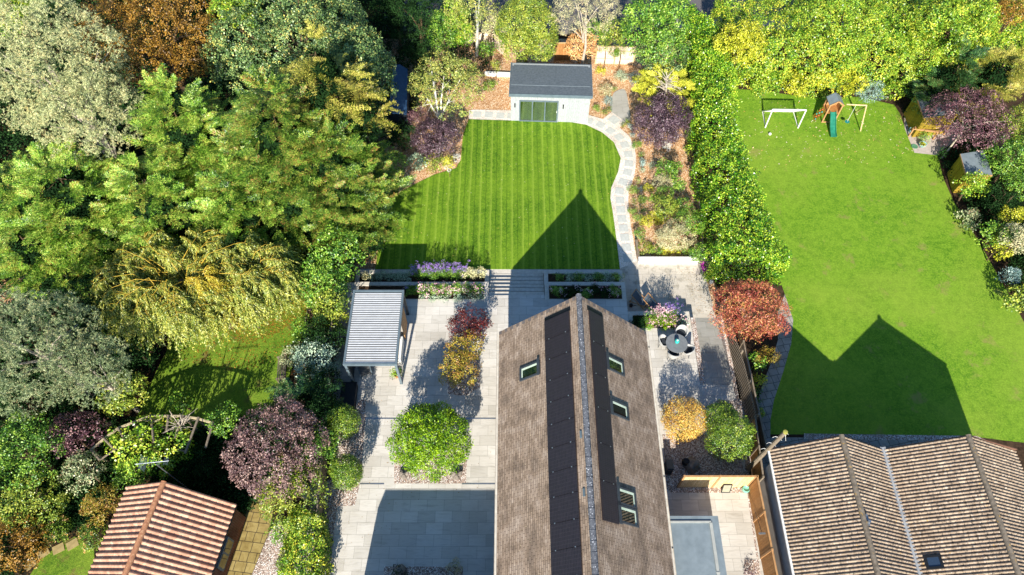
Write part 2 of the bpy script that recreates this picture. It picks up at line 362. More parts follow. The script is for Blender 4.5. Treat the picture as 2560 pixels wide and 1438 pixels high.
# ------------------------------------------------------------------ ground and paving (the setting)
def px(pts, z): return [P(x, y, z)[:2] for x, y in pts]
def sheet(name, pts, z, mat, kind='structure', world=False):
    mb = MB(); mb.sheet(pts if world else px(pts, z), z); return mb.build(name, MT[mat], kind=kind)
def smooth_poly(pts, n=5):
    out = []; m = len(pts)
    for i in range(m):
        p0, p1, p2, p3 = [np.array(pts[(i + k - 1) % m], float) for k in range(4)]
        for t in np.arange(n) / n:
            out.append(.5 * (2 * p1 + (p2 - p0) * t + (2 * p0 - 5 * p1 + 4 * p2 - p3) * t * t + (3 * p1 - p0 - 3 * p2 + p3) * t ** 3))
    return out
MB().sheet([(-160, -80), (160, -80), (160, 220), (-160, 220)], -1.3).build('ground', MT['soil'], kind='structure')
MB().box(-11, 23, -1.28, 13.35, 49.5, -.93).build('garden_ground', MT['bark'], kind='structure')
MB().prism([(-11.3, -12), (-10.2, 12), (-11.01, 23), (-11.01, 64), (-60, 64), (-60, -12)], -1.27, -.3).build('woodland_ground', MT['litter'], kind='structure')
MB().prism([(12.75, -12), (12.8, 12), (13.36, 16), (13.36, 64), (70, 64), (70, -12)], -1.26, -.5).build('neighbour_ground', MT['soil'], kind='structure')
tb = MB(); tb.box(-11.2, -12, -1.25, 10.99, 19.5, 0); tb.box(10.991, -12, -1.25, 12.9, 17.49, 0); tb.box(-11.2, 19.501, -1.25, 7.19, 23.26, 0)
tb.box(-11.2, 23.261, -1.25, -10.0, 24.6, 0); tb.box(-1.48, 23.261, -1.25, 2.06, 23.64, 0)
tb.box(7.191, 19.501, -1.25, 11.0, 21.17, 0)
tb.build('patio', MT['pave'], kind='structure')
# ramp down to the low terrace
rb = MB(); rb.add([(11.0, 17.5, .006), (12.95, 17.5, .006), (12.9, 22.5, -.88), (11.0, 22.5, -.88), (11.0, 17.5, -1.2), (12.95, 17.5, -1.2), (12.9, 22.5, -1.2), (11.0, 22.5, -1.2)],
                  [(0, 1, 2, 3), (4, 7, 6, 5), (0, 4, 5, 1), (1, 5, 6, 2), (2, 6, 7, 3), (3, 7, 4, 0)])
rb.build('ramp', MT['pave_ramp'], kind='structure')
MB().prism([(7.2, 22.35), (7.2, 26.3), (8.25, 26.8), (12.6, 27.1), (12.9, 22.5), (11.0, 22.5)], -1.24, -.885).build('low_terrace', MT['pave_low'], kind='structure')
# lawn edge strip in front of planters
MB().box(-10.1, 25.87, -1.2, 7.19, 26.25, -.89).build('lawn_edge_paving', MT['cap'], kind='structure')
LW = [(1172, 298), (1230, 300), (1300, 302), (1384, 304), (1430, 306), (1465, 312), (1505, 331), (1535, 356), (1552, 396), (1545, 430), (1528, 470), (1526, 495), (1532, 530), (1542, 604), (1550, 673)]
LL = [(938, 673), (947, 604), (961, 547), (974, 517), (1001, 480), (1038, 460), (1085, 437), (1139, 421), (1152, 400), (1154, 370), (1158, 335)]
MB().prism(px(LW + LL, -.87), -1.2, -.87).build('lawn', MT['lawn'], kind='structure')
OUT = [(1172, 276), (1186, 274), (1278, 276), (1380, 280), (1471, 287), (1505, 297), (1549, 319), (1572, 339), (1587, 369), (1591, 403), (1586, 440), (1572, 477), (1571, 500), (1572, 524), (1577, 564), (1586, 614), (1594, 655)]
MB().prism(px(OUT, -.89) + px([(1594, 657), (1552, 675)], -.89) + [p for p in px(LW[::-1], -.89)], -1.2, -.89).build('path', MT['pathg'], kind='structure')
MB().prism(px(smooth_poly([(1540, 228), (1563, 225), (1572, 265), (1576, 296), (1563, 303), (1549, 296), (1530, 281), (1525, 265), (1530, 242)], 3), -.885), -1.2, -.885).build('round_patio', MT['pave_ramp'], kind='structure')
MB().prism(px([(1508, 297), (1529, 280), (1564, 305), (1546, 321)], -.888), -1.2, -.8805).build('path_branch', MT['pathg'], kind='structure')
sheet('garden_room_threshold', [(1300, 282), (1395, 286), (1394, 306), (1299, 303)], -.866, 'cap')
# neighbour on the right
NL = [(1826, 222), (1900, 226), (1980, 238), (2050, 246), (2150, 242), (2235, 262), (2250, 285), (2262, 320), (2285, 372), (2345, 390), (2360, 450), (2385, 505), (2420, 560), (2450, 610), (2490, 680), (2530, 750), (2600, 880), (2760, 1130), (2500, 1100), (2440, 1092), (2010, 1086), (1924, 1086), (1924, 1050), (1932, 1000), (1955, 930), (1975, 860), (1981, 800), (1962, 735), (1880, 500), (1835, 330)]
sheet('neighbour_lawn', NL, -.49, 'lawn2')
sheet('neighbour_path', [(1962, 735), (1983, 800), (1978, 860), (1958, 930), (1935, 1000), (1926, 1050), (1926, 1093), (2460, 1100), (2470, 1150), (1930, 1150), (1935, 1500), (1890, 1500), (1880, 1140), (1885, 1060), (1900, 980), (1930, 900), (1945, 850), (1945, 780)], -.485, 'npath')
sheet('neighbour_gravel_border', [(2010, 1084), (2440, 1090), (2470, 1102), (2010, 1098)], -.478, 'gravel')
sheet('shed_terrace', [(2262, 322), (2286, 382), (2340, 388), (2420, 330), (2330, 250), (2260, 290)], -.48, 'pavement')
# left neighbour
sheet('left_lawn', [(330, 1070), (390, 930), (440, 830), (500, 690), (640, 650), (770, 690), (790, 760), (745, 860), (720, 960), (700, 1010), (560, 1070), (480, 1110)], -.29, 'lawn3')
sheet('corner_lawn', [(60, 1460), (100, 1400), (150, 1360), (190, 1340), (235, 1375), (238, 1460)], -.29, 'lawn3')
sheet('left_path', [(590, 1300), (640, 1240), (690, 1245), (672, 1330), (620, 1460), (520, 1460)], -.28, 'yorkp')
sheet('left_gravel', [(674, 1330), (700, 1300), (725, 1330), (700, 1460), (620, 1460)], -.275, 'gravel')
sheet('garden_path', [(190, 1335), (212, 1260), (235, 1262), (222, 1310), (210, 1345)], -.27, 'yorkp')
# gravel beds on the drive (inset 4 mm above the paving)
sheet('gravel_bed_west', [(785, 1460), (800, 1438), (812, 1265), (835, 1100), (850, 1000), (914, 1000), (914, 1046), (900, 1208), (887, 1264), (843, 1266), (821, 1460)], .004, 'gravel')
sheet('gravel_bed_shrub', [(986, 1131), (1168, 1131), (1165, 1209), (985, 1209)], .004, 'gravel')
sheet('gravel_bed_maple', [(1120, 880), (1200, 880), (1200, 968), (1165, 990), (1120, 985)], .004, 'gravel')
sheet('gravel_bed_house', [(960, 1416), (1157, 1417), (1158, 1470), (958, 1470)], .004, 'gravel')
sheet('gravel_bed_east', [(1656, 1086), (1778, 1086), (1845, 1110), (1868, 1218), (1668, 1228)], .004, 'gravel')
sheet('gravel_strip_fence', [(1786, 1000), (1860, 1000), (1885, 1100), (1872, 1190), (1860, 1190), (1868, 1100)], .008, 'gravel')
sheet('gravel_margin_yard', [(1675, 1220), (1872, 1216), (1888, 1340), (1905, 1460), (1862, 1460), (1860, 1400), (1892, 1400), (1868, 1232), (1675, 1232)], .009, 'gravel')
MB().box(11.02, 17.6, -.6, 11.3, 22.0, .012).build('gravel_strip_ramp', MT['gravel'], kind='structure')
MB().box(12.9, 15.5, -.9, 13.12, 22.5, -.02).build('gravel_strip_boundary', MT['gravel'], kind='structure')
for q, lb in (((-8.35, 15.36, -.68, 15.44), 'long slim metal drainage channel across the drive behind the lime green shrub'), ((-8.2, 11.62, -6.9, 11.7), 'short metal drainage channel left of the lime green shrub gravel'), ((-2.7, 11.62, -.68, 11.7), 'short metal drainage channel right of the lime green shrub gravel')):
    dr = MB(); dr.box(q[0], q[1], .001, q[2], q[3], .007); tag(dr.build('drain_channel', MT['metal']), lb, 'drain')
# road beyond
MB().box(-20, 50.5, -1.27, 13.3, 58, -.9).build('road', MT['asphalt'], kind='structure')
MB().box(13.37, 50, -.5, 30, 51.3, -.4).build('pavement', MT['pavement'], kind='structure')
MB().box(13.38, 51.3, -.5, 30, 58, -.48).build('road_east', MT['asphalt'], kind='structure')

# ------------------------------------------------------------------ planters and steps
def planter(label, x0, y0, x1, y1, top, lo, soil, w=.27, sides='NEWS'):
    t = thing('planter', label, 'planter', ((x0 + x1) / 2, (y0 + y1) / 2, lo), 0, 'stone planters between patio and lawn')
    b = MB(); c = MB()
    ww = {'N': (x0, y1 - w, x1, y1), 'S': (x0, y0, x1, y0 + .1), 'W': (x0, y0 + .1, x0 + w, y1 - w), 'E': (x1 - w, y0 + .1, x1, y1 - w)}
    for k in sides: b.box(ww[k][0] + .012, ww[k][1] + .012, lo, ww[k][2] - .012, ww[k][3] - .012, top - .04)
    for k in sides: c.box(ww[k][0], ww[k][1], top - .04, ww[k][2], ww[k][3], top + .003)
    b.build('wall', MT['step'], t); c.build('coping', MT['cap'], t)
    MB().sheet([(x0 + .02, y0 + .02), (x1 - .02, y0 + .02), (x1 - .02, y1 - .02), (x0 + .02, y1 - .02)], soil).build('soil', MT['soil'], t)
    return t
planter('upper stone planter of pink flowers beside the louvred pergola, left of the steps', -9.99, 23.262, -1.49, 24.64, 0, -1.2, -.1)
planter('lower stone planter of purple flowers along the striped lawn, left of the steps', -10.15, 24.65, -1.49, 25.86, -.45, -1.2, -.55)
planter('upper stone planter just behind the brown roof peak, right of the steps', 2.07, 23.262, 7.2, 24.64, 0, -1.2, -.1)
planter('lower stone planter along the striped lawn, right of the steps', 2.07, 24.65, 7.19, 25.86, -.45, -1.2, -.55)
planter('stone planter of pink flowers behind the round dining table', 7.2, 21.171, 11.0, 22.45, 0, -1.2, -.1)
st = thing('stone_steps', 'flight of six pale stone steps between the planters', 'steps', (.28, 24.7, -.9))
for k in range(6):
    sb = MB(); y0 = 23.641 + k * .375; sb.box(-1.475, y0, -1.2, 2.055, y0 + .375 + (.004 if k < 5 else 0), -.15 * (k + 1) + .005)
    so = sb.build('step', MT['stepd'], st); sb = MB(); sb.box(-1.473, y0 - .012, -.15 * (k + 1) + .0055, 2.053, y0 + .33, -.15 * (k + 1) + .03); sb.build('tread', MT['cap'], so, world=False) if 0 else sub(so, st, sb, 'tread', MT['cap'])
# ------------------------------------------------------------------ stepping slabs in the path
SL = [(1193, 286), (1222, 287), (1251, 289), (1278, 290), (1413, 296), (1442, 297), (1472, 302), (1501, 312), (1526, 327), (1548, 343), (1562, 362), (1571, 386), (1572, 409), (1569, 431), (1558, 455), (1549, 478), (1550, 501), (1552, 524), (1555, 547), (1559, 571), (1562, 594), (1566, 619), (1570, 645)]
for i, (x, y) in enumerate(SL):
    c = P(x, y, -.88); a = P(*SL[max(i - 1, 0)], -.88); b = P(*SL[min(i + 1, len(SL) - 1)], -.88); d = b - a
    if i in (3, 4): d = np.array([1, -.05, 0])
    ang = math.atan2(d[1], d[0]); s_ = .31; mb = MB(); mb.box(-s_, -s_, -.06, s_, s_, .012)
    if i == 0: slab0 = mb.build('stepping_slab', MT['slab']); o = slab0
    else: o = slab0.copy(); COL.objects.link(o)
    o.location = (c[0], c[1], -.885); o.rotation_euler = (0, 0, ang)
    tag(o, 'square grey stone slab set in the pale gravel path around the striped lawn', 'paving slab', 'square slabs in the curved path')
o = slab0.copy(); COL.objects.link(o); o.location = tuple(P(1535, 300, -.87)); o.rotation_euler = (0, 0, .75); o.scale = (1.2, 1.2, 1)
tag(o, 'larger grey slab where the gravel path meets the round patio', 'paving slab')
for i, (x, y, r) in enumerate([(181, 1361, .3), (146, 1372, .2), (108, 1383, .4), (76, 1410, .5)]):
    mb = MB(); mb.box(-.28, -.22, -.03, .28, .22, .02)
    o = mb.build('stepping_stone', MT['york']); o.location = tuple(P(x, y, -.28)); o.rotation_euler = (0, 0, r + .3)
    tag(o, ['buff stepping stone nearest the topiary balls', 'buff stepping stone, second from the topiary balls', 'buff stepping stone, third from the topiary balls', 'buff stepping stone closest to the bottom left corner'][i], 'stepping stone', 'stepping stones in the corner lawn')

# ------------------------------------------------------------------ main house
hs = thing('house', 'long house with brown plain-tiled gable roof, solar panels and skylights', 'house', (3.4, 8, 0))
RX, RZ, EZ, XL, XR, YN, YS = 3.4, 7.3, 3.4, -.72, 7.45, 19.12, -3
w = MB(); w.prism([(XL + .3, YS + .2), (XR - .3, YS + .2), (XR - .3, YN - .25), (XL + .3, YN - .25)], -.5, EZ + .1)
w.add([(XL + .3, YN - .25, EZ + .1), (XR - .3, YN - .25, EZ + .1), (RX, YN - .25, RZ - .2), (XL + .3, YN - .35, EZ + .1), (XR - .3, YN - .35, EZ + .1), (RX, YN - .35, RZ - .2)], [(0, 2, 1), (3, 4, 5)])
w.build('wall', MT['render'], hs)
r = MB(); sl = math.hypot(RX - XL, RZ - EZ)
slr = math.hypot(XR - RX, RZ - EZ); L = YN - YS
r.quad((XL, YS, EZ), (RX, YS, RZ), (RX, YN, RZ), (XL, YN, EZ), [(0, 0), (0, sl), (L, sl), (L, 0)])
r.quad((RX, YS, RZ), (XR, YS, EZ), (XR, YN, EZ), (RX, YN, RZ), [(0, slr), (0, 0), (L, 0), (L, slr)])
for a, b in (((XL, EZ), (RX, RZ)), ((RX, RZ), (XR, EZ))):
    r.quad((a[0], YN, a[1] - .14), (a[0], YN, a[1]), (b[0], YN, b[1]), (b[0], YN, b[1] - .14))
    r.quad((a[0], YS, a[1] - .14), (a[0], YN, a[1] - .14), (b[0], YN, b[1] - .14), (b[0], YS, b[1] - .14))
roof = r.build('roof', MT['tile'], hs)
# raised verge tiles (alternating)
v = MB(); 
for (ax, az, bx, bz) in ((XL, EZ, RX, RZ), (XR, EZ, RX, RZ)):
    n = 26
    for i in range(n):
        if i % 2: continue
        t0, t1 = i / n, (i + .95) / n; e = .012
        p = [(ax + (bx - ax) * t, az + (bz - az) * t) for t in (t0, t1)]
        v.quad((p[0][0], YN - .2, p[0][1] + e), (p[1][0], YN - .2, p[1][1] + e), (p[1][0], YN + .006, p[1][1] + e), (p[0][0], YN + .006, p[0][1] + e)) if ax < RX else \
        v.quad((p[1][0], YN - .2, p[1][1] + e), (p[0][0], YN - .2, p[0][1] + e), (p[0][0], YN + .006, p[0][1] + e), (p[1][0], YN + .006, p[1][1] + e))
sub(roof, hs, v, 'verge_tiles', MT['anth'] if 0 else speck('dark_verge', '5d5552', '6e6662', 6))
rt = MB(); n = int(L / .45)
for k in range(n):
    y1 = YN + .03 - k * .45; y0 = y1 - .44; seg = 8
    for i in range(seg):
        t = [math.pi * (i + j) / seg for j in (0, 1)]; ra = .15; rb_ = .135
        rt.quad((RX + ra * math.cos(t[0]), y1, RZ - .05 + ra * math.sin(t[0])), (RX + ra * math.cos(t[1]), y1, RZ - .05 + ra * math.sin(t[1])),
                (RX + rb_ * math.cos(t[1]), y0, RZ - .05 + rb_ * math.sin(t[1])), (RX + rb_ * math.cos(t[0]), y0, RZ - .05 + rb_ * math.sin(t[0])))
    rt.add([(RX + .15 * math.cos(t), y1, RZ - .05 + .15 * math.sin(t)) for t in np.linspace(0, math.pi, 9)], [tuple(range(9))])
sub(roof, hs, rt, 'ridge_tiles', MT['ridge'])
def onroof(side, u, y, h=0.):      # u = x position; h above the slope
    if side == 'L': nx, nz = -(RZ - EZ) / sl, (RX - XL) / sl; z = EZ + (u - XL) * (RZ - EZ) / (RX - XL)
    else: nx, nz = (RZ - EZ) / slr, (XR - RX) / slr; z = EZ + (XR - u) * (RZ - EZ) / (XR - RX)
    return np.array([u + nx * h, y, z + nz * h])
def slab_on(side, x0, x1, y0, y1, h0, h1, mb, uv=False):
    a = [onroof(side, x, y, h) for h in (h0, h1) for x, y in ((x0, y0), (x1, y0), (x1, y1), (x0, y1))]
    b = len(mb.F); mb.add(a, [(0, 3, 2, 1), (4, 5, 6, 7), (0, 1, 5, 4), (1, 2, 6, 5), (2, 3, 7, 6), (3, 0, 4, 7)])
    if uv:
        k = math.hypot(1, .94) * abs(x1 - x0); mb.U[b + 1] = [(0, 0), (k, 0), (k, y1 - y0), (0, y1 - y0)] if uv == 1 else [(0, 0), (0, k), (y1 - y0, k), (y1 - y0, 0)]
for k in range(17):
    y1 = 18.42 - k * 1.153
    if y1 < -2: break
    mb = MB(); slab_on('L', 1.74, 2.94, y1 - 1.128, y1, .02, .09, mb, 1)
    p = mb.build('solar_panel', MT['panel'], hs)
for k in range(6):
    y1 = 18.46 - k * 1.752; mb = MB(); slab_on('R', 3.87, 4.65, y1 - 1.727, y1, .02, .09, mb, 2)
    mb.build('solar_panel', MT['panel'], hs)
fl = MB(); slab_on('L', 1.72, 2.98, 18.44, 18.66, .004, .03, fl); sub(roof, hs, fl, 'panel_flashing', MT['black']); fl = MB(); slab_on('R', 3.83, 4.68, 18.48, 18.72, .004, .03, fl)
sub(roof, hs, fl, 'panel_flashing', MT['black'])
cl = MB()
for k in range(1, 13):
    for x in (1.95, 2.75): slab_on('L', x - .02, x + .02, 18.42 - k * 1.153 - .01, 18.42 - k * 1.153 + .035, .09, .105, cl)
for k in range(1, 6):
    for x in (4.0, 4.5): slab_on('R', x - .02, x + .02, 18.46 - k * 1.752 - .01, 18.46 - k * 1.752 + .035, .09, .105, cl)
sub(roof, hs, cl, 'panel_clamps', MT['metal'])
def skylight(side, x0, x1, y0, y1):
    f = MB(); b = .09; g = MB(); bl = MB(); dx = abs(x1 - x0)
    for q in ((x0, x0 + b, y0, y1), (x1 - b, x1, y0, y1), (x0 + b, x1 - b, y0, y0 + b), (x0 + b, x1 - b, y1 - b, y1)): slab_on(side, *q, .0, .09, f)
    if side == 'L': slab_on(side, x1 - .1, x1 + .02, y0 - .08, y1 + .12, .091, .13, f)
    else: slab_on(side, x0 - .02, x0 + .1, y0 - .08, y1 + .12, .091, .13, f)
    w_ = f.build('skylight', MT['anth'], hs)
    slab_on(side, x0 + b, x1 - b, y0 + b, y1 - b, .03, .045, g); sub(w_, hs, g, 'pane', MT['glass'])
    slab_on(side, x0 + b, x1 - b, y1 - b - .1, y1 - b, .0455, .052, bl)
    if side == 'L': slab_on(side, x0 + b, x0 + b + .05, y0 + b, y1 - b - .1, .0455, .052, bl)
    else: slab_on(side, x1 - b - .05, x1 - b, y0 + b, y1 - b - .1, .0455, .052, bl)
    sub(w_, hs, bl, 'reveal', MT['blind'])
skylight('L', .44, 1.44, 15.58, 16.33); skylight('R', 4.68, 5.69, 15.58, 16.36); skylight('R', 4.69, 5.71, 13.2, 13.98)
skylight('R', 4.68, 5.68, 8.9, 9.7); skylight('R', 4.68, 5.68, 8.08, 8.88)
for y in (11.75, 9.1): vt = MB(); slab_on('L', 3.12, 3.2, y - .17, y + .17, .005, .05, vt); vt.build('roof_vent', MT['slate'], hs)
for x, s in ((XL - .06, 1), (XR + .06, 1)):
    gu = MB()
    for i in range(5):
        t = [math.pi + math.pi * (i + j) / 5 for j in (0, 1)]; q = .06
        gu.quad((x + q * math.cos(t[0]), YS, EZ - .03 + q * math.sin(t[0])), (x + q * math.cos(t[1]), YS, EZ - .03 + q * math.sin(t[1])), (x + q * math.cos(t[1]), YN, EZ - .03 + q * math.sin(t[1])), (x + q * math.cos(t[0]), YN, EZ - .03 + q * math.sin(t[0])))
    gu.build('gutter', MT['cap'], hs)
for y in (18.2, 11.0, 7.6):
    dp = MB(); dp.tube([(XR + .08, y, EZ - .05), (XR + .06, y, EZ - .3), (XR - .2, y, EZ - .5), (XR - .2, y, 0)], .035, 6)
    dp.build('downpipe', MT['black'], hs)
ex = MB(); ex.box(7.16, -3, -.3, 9.95, 9.15, 2.35); ex.build('extension_wall', MT['render'], hs)
ex = MB(); ex.box(7.46, -3.1, 2.351, 10.1, 9.27, 2.6); fr = ex.build('flat_roof', MT['flat'], hs)
ex = MB(); ex.box(7.46, 8.93, 2.603, 9.72, 9.02, 2.66); ex.box(9.62, -3, 2.603, 9.76, 8.93, 2.67); ex.box(9.6, 6.6, 2.671, 9.78, 6.66, 2.69); sub(fr, hs, ex, 'upstand', MT['flattrim'])

# ------------------------------------------------------------------ pantile roofs
def pantile(mb, o, al, dn, L, Sl, roll, gauge, amp, seg=6):
    o, al, dn = (np.array(v, float) for v in (o, al, dn)); nn = np.cross(al, dn); nn *= np.sign(nn[2])
    nr = int(round(L / roll)); nc = int(round(Sl / gauge)); prof = []
    for j in range(nr * seg + 1):
        t = (j % seg) / seg; prof.append(amp * (math.sin(math.pi * min(t / .66, 1.)) ** .7 if t < .66 else 0.))
    for k in range(nc):
        rows = []
        for s_, lift in ((k * Sl / nc, 0.), ((k + 1) * Sl / nc + .01, .022)):
            rows.append([o + al * (j * L / (nr * seg)) + dn * s_ + nn * (prof[j] + lift) for j in range(nr * seg + 1)])
        # front lip of each course
        rows.append([p - nn * .03 for p in rows[1]])
        b = len(mb.V); m = nr * seg + 1
        mb.V += [tuple(p) for R_ in rows for p in R_]
        for r_ in range(2):
            for j in range(m - 1):
                a_ = b + r_ * m + j; f = (a_, a_ + 1, a_ + m + 1, a_ + m)
                u = [(j * L / (nr * seg), k * gauge), ((j + 1) * L / (nr * seg), k * gauge)]
                mb.F.append(f); mb.U[len(mb.F) - 1] = [u[0], u[1], (u[1][0], (k + .98) * gauge), (u[0][0], (k + .98) * gauge)]
def unit(v): v = np.array(v, float); return v / np.linalg.norm(v)
def ridge_run(mb, p, q, r0, L_=.42):
    p = np.array(p, float); q = np.array(q, float); d = q - p; T = np.linalg.norm(d); d /= T; a = unit(np.cross(d, (0, 0, 1)))
    n = int(T / L_)
    for k in range(n):
        for i in range(7):
            t = [math.pi * (i + j) / 7 for j in (0, 1)]; s0, s1 = p + d * k * L_, p + d * ((k + 1) * L_ + .01)
            f = lambda c, t_, r_: c + a * r_ * math.cos(t_) + np.array([0, 0, 1]) * r_ * math.sin(t_)
            mb.quad(f(s0, t[0], r0 * .93), f(s0, t[1], r0 * .93), f(s1, t[1], r0 * 1.04), f(s1, t[0], r0 * 1.04))
    mb.add([p + a * r0 * math.cos(t) + np.array([0, 0, 1]) * r0 * math.sin(t) for t in np.linspace(0, math.pi, 9)], [tuple(range(9))])
# left house / garage
lh = thing('garage', 'brick outbuilding with orange terracotta pantile roof at lower left', 'building', (-17, 7, -.3))
sd = unit((-.15, -1, 0)); A = np.array([-19.65, 10.95, 1.9]); B = np.array([-13.93, 10.05, 1.9]); R0 = np.array([-16.8, 10.52, 4.08]); LL_ = 7.9
m = MB(); pantile(m, A + 0, sd, unit(R0 - A) * -1 if 0 else sd, 0.001, .001, .3, .3, 0) if 0 else None
m = MB(); pantile(m, R0, sd, unit(A - R0), LL_, np.linalg.norm(A - R0), .275, .34, .075)
pantile(m, R0, sd, unit(B - R0), LL_, np.linalg.norm(B - R0), .275, .34, .075)
rf = m.build('roof', MT['pan_l'], lh, smooth=False)
m = MB(); ridge_run(m, R0 + [0, 0, -.02], R0 + sd * LL_ + [0, 0, -.02], .14); sub(rf, lh, m, 'ridge_tiles', MT['ridge_l'])
cr = unit(B - A); 
def wallq(mb, a, b, z0, z1, th=.12):
    a = np.array([a[0], a[1]]); b = np.array([b[0], b[1]]); d = unit(b - a); n_ = np.array([-d[1], d[0]]) * th; Lw = np.linalg.norm(b - a)
    c = [a, b, b + n_, a + n_]; base = len(mb.F); mb.add([(p[0], p[1], z) for z in (z0, z1) for p in c], [(0, 1, 5, 4), (1, 2, 6, 5), (2, 3, 7, 6), (3, 0, 4, 7), (4, 5, 6, 7)])
    mb.U[base] = [(0, 0), (Lw, 0), (Lw, z1 - z0), (0, z1 - z0)]; mb.U[base + 2] = mb.U[base]
a1 = A + cr * .3 + sd * .15; b1 = B - cr * .12 + sd * .15
m = MB(); wallq(m, b1 + sd * LL_, b1, -.35, 1.85); wallq(m, b1, a1, -.35, 1.85); wallq(m, a1, a1 + sd * LL_, -.35, 1.85)
m.add([tuple(b1[:2]) + (1.85,), tuple(a1[:2]) + (1.85,), tuple(R0[:2] + sd[:2] * .15) + (3.9,)], [(0, 1, 2)])
m.build('wall', MT['brick'], lh)
wx = b1 + sd * 1.35 + cr * .0; m = MB(); m.beam(wx + [cr[0] * .05, cr[1] * .05, -.95], wx + sd * 1.5 + [cr[0] * .05, cr[1] * .05, -.95], .1, .9); wn_ = m.build('window', MT['slate'], lh)
m = MB()
for q in (.1, .8): m.beam(wx + sd * q + [cr[0] * .08, cr[1] * .08, -.95], wx + sd * (q + .6) + [cr[0] * .08, cr[1] * .08, -.95], .06, .72)
sub(wn_, lh, m, 'pane', MT['glass'])
m = MB(); m.tube([B + sd * .02 + [.02, 0, -.05], B + sd * LL_ + [.02, 0, -.05]], .055, 6); m.build('gutter', MT['black'], lh); m = MB(); m.tube([A + [-.02, 0, -.05], A + sd * LL_ + [-.02, 0, -.05]], .055, 6); m.build('gutter', MT['black'], lh)
# aerial
ant = thing('aerial', 'silver rooftop television aerial on a striped mast beyond the terracotta roof', 'aerial', (-16.92, 11.06, 2.0))
m = MB(); m.tube([(-16.92, 11.06, .0), (-16.92, 11.06, 5)], .028, 6); m.build('mast', MT['metal'], ant)
m = MB(); bp = P(338, 1160.5, 5.02); bq = P(422, 1152, 5.02); m.tube([bp, bq], .022, 6); m.build('boom', MT['metal'], ant)
bd = unit(bq - bp); bn = np.array([-bd[1], bd[0], 0]); m = MB()
for q in (.13, .2, .27, .33, .42, .5, .55, .7, .74, .86, .9, .94, .97):
    c = bp + (bq - bp) * q; l_ = .3 if q < .4 else .18; m.tube([c - bn * l_, c + bn * l_], .009, 4)
for q in (-.25, -.15, -.05, .05, .15, .25): m.tube([bp + bd * (.35) + [0, 0, q] - bn * .32, bp + bd * .35 + [0, 0, q] + bn * .32], .009, 4)
m.build('elements', MT['metal'], ant)
# right house
rh = thing('bungalow', 'white bungalow with double-ridged weathered pantile roof at lower right', 'house', (19, 5, -.5))
EZ2, RZ2 = 3.5, 5.4; xs = [12.98, 15.84, 18.62, 21.93, 25.4]; YN2 = 12.32; L2 = 15.2
m = MB()
for rx, ex_ in ((xs[1], xs[0]), (xs[1], xs[2]), (xs[3], xs[2]), (xs[3], xs[4])):
    o = np.array([rx, YN2, RZ2]); e = np.array([ex_, YN2, EZ2 if ex_ not in (xs[4],) else 3.3]); pantile(m, o, (0, -1, 0), unit(e - o), L2, np.linalg.norm(e - o) - (.12 if ex_ == xs[2] else 0), .168, .34, .055, 6)
rr = m.build('roof', MT['pan_r'], rh)
for rx in (xs[1], xs[3]): m = MB(); ridge_run(m, (rx, YN2 + .04, RZ2 + .0), (rx, YN2 - L2, RZ2 + .0), .13); sub(rr, rh, m, 'ridge_tiles', MT['ridge_r'])
m = MB(); z_ = EZ2 + .11; m.add([(xs[2] - .14, YN2 + .1, z_ + .02), (xs[2], YN2 + .1, z_ - .05), (xs[2] + .14, YN2 + .1, z_ + .02), (xs[2] - .14, YN2 - L2, z_ + .02), (xs[2], YN2 - L2, z_ - .05), (xs[2] + .14, YN2 - L2, z_ + .02)], [(0, 3, 4, 1), (1, 4, 5, 2)])
sub(rr, rh, m, 'valley_gutter', MT['lead'])
m = MB(); m.prism([(xs[0] + .32, YN2 - L2), (xs[4] - .4, YN2 - L2), (xs[4] - .4, YN2 - .3), (xs[0] + .32, YN2 - .3)], -.6, 3.38)
for i in (1, 3): m.add([(xs[i - 1] + .3, YN2 - .3, 3.37), (xs[i + 1] - .3, YN2 - .3, 3.37), (xs[i], YN2 - .3, 5.25)], [(1, 0, 2)])
m.build('wall', MT['render'], rh)
m = MB(); m.box(xs[0] - .12, YN2 - L2, EZ2 - .1, xs[0] - .002, YN2 - .03, EZ2 - .005); m.box(xs[0] - .1, YN2 - .03, EZ2 - .16, xs[0] - .02, YN2 + .05, EZ2 + .02); m.build('gutter', MT['white'], rh)
m = MB()
for i in (0, 2):
    m.beam((xs[i], YN2 + .02, EZ2 - .07), (xs[i + 1], YN2 + .02, RZ2 - .07), .05, .14); m.beam((xs[i + 2], YN2 + .02, EZ2 - .07), (xs[i + 1], YN2 + .02, RZ2 - .07), .05, .14)
m.build('bargeboard', speck('brown_bargeboard', '6a4a3a', '7d5a48', 4), rh)
def on2(x, y, h): z = EZ2 + (x - xs[2]) * (RZ2 - EZ2) / (xs[3] - xs[2]); return np.array([x - .5 * h, y, z + .87 * h])
def slab2(mb, x0, x1, y0, y1, h0, h1):
    mb.add([on2(x, y, h) for h in (h0, h1) for x, y in ((x0, y0), (x1, y0), (x1, y1), (x0, y1))], [(0, 3, 2, 1), (4, 5, 6, 7), (0, 1, 5, 4), (1, 2, 6, 5), (2, 3, 7, 6), (3, 0, 4, 7)])
m = MB(); sx0, sx1, sy0, sy1 = 18.98, 19.6, 6.55, 7.15
for q in ((sx0, sx0 + .1, sy0, sy1), (sx1 - .1, sx1, sy0, sy1), (sx0 + .1, sx1 - .1, sy0, sy0 + .1), (sx0 + .1, sx1 - .1, sy1 - .1, sy1)): slab2(m, *q, 0, .13)
k_ = m.build('skylight', MT['black'], rh); m = MB(); slab2(m, sx0 + .1, sx1 - .1, sy0 + .1, sy1 - .1, .05, .09); sub(k_, rh, m, 'pane', glass_mat('blue_grey_pane', '2c3a4c'))
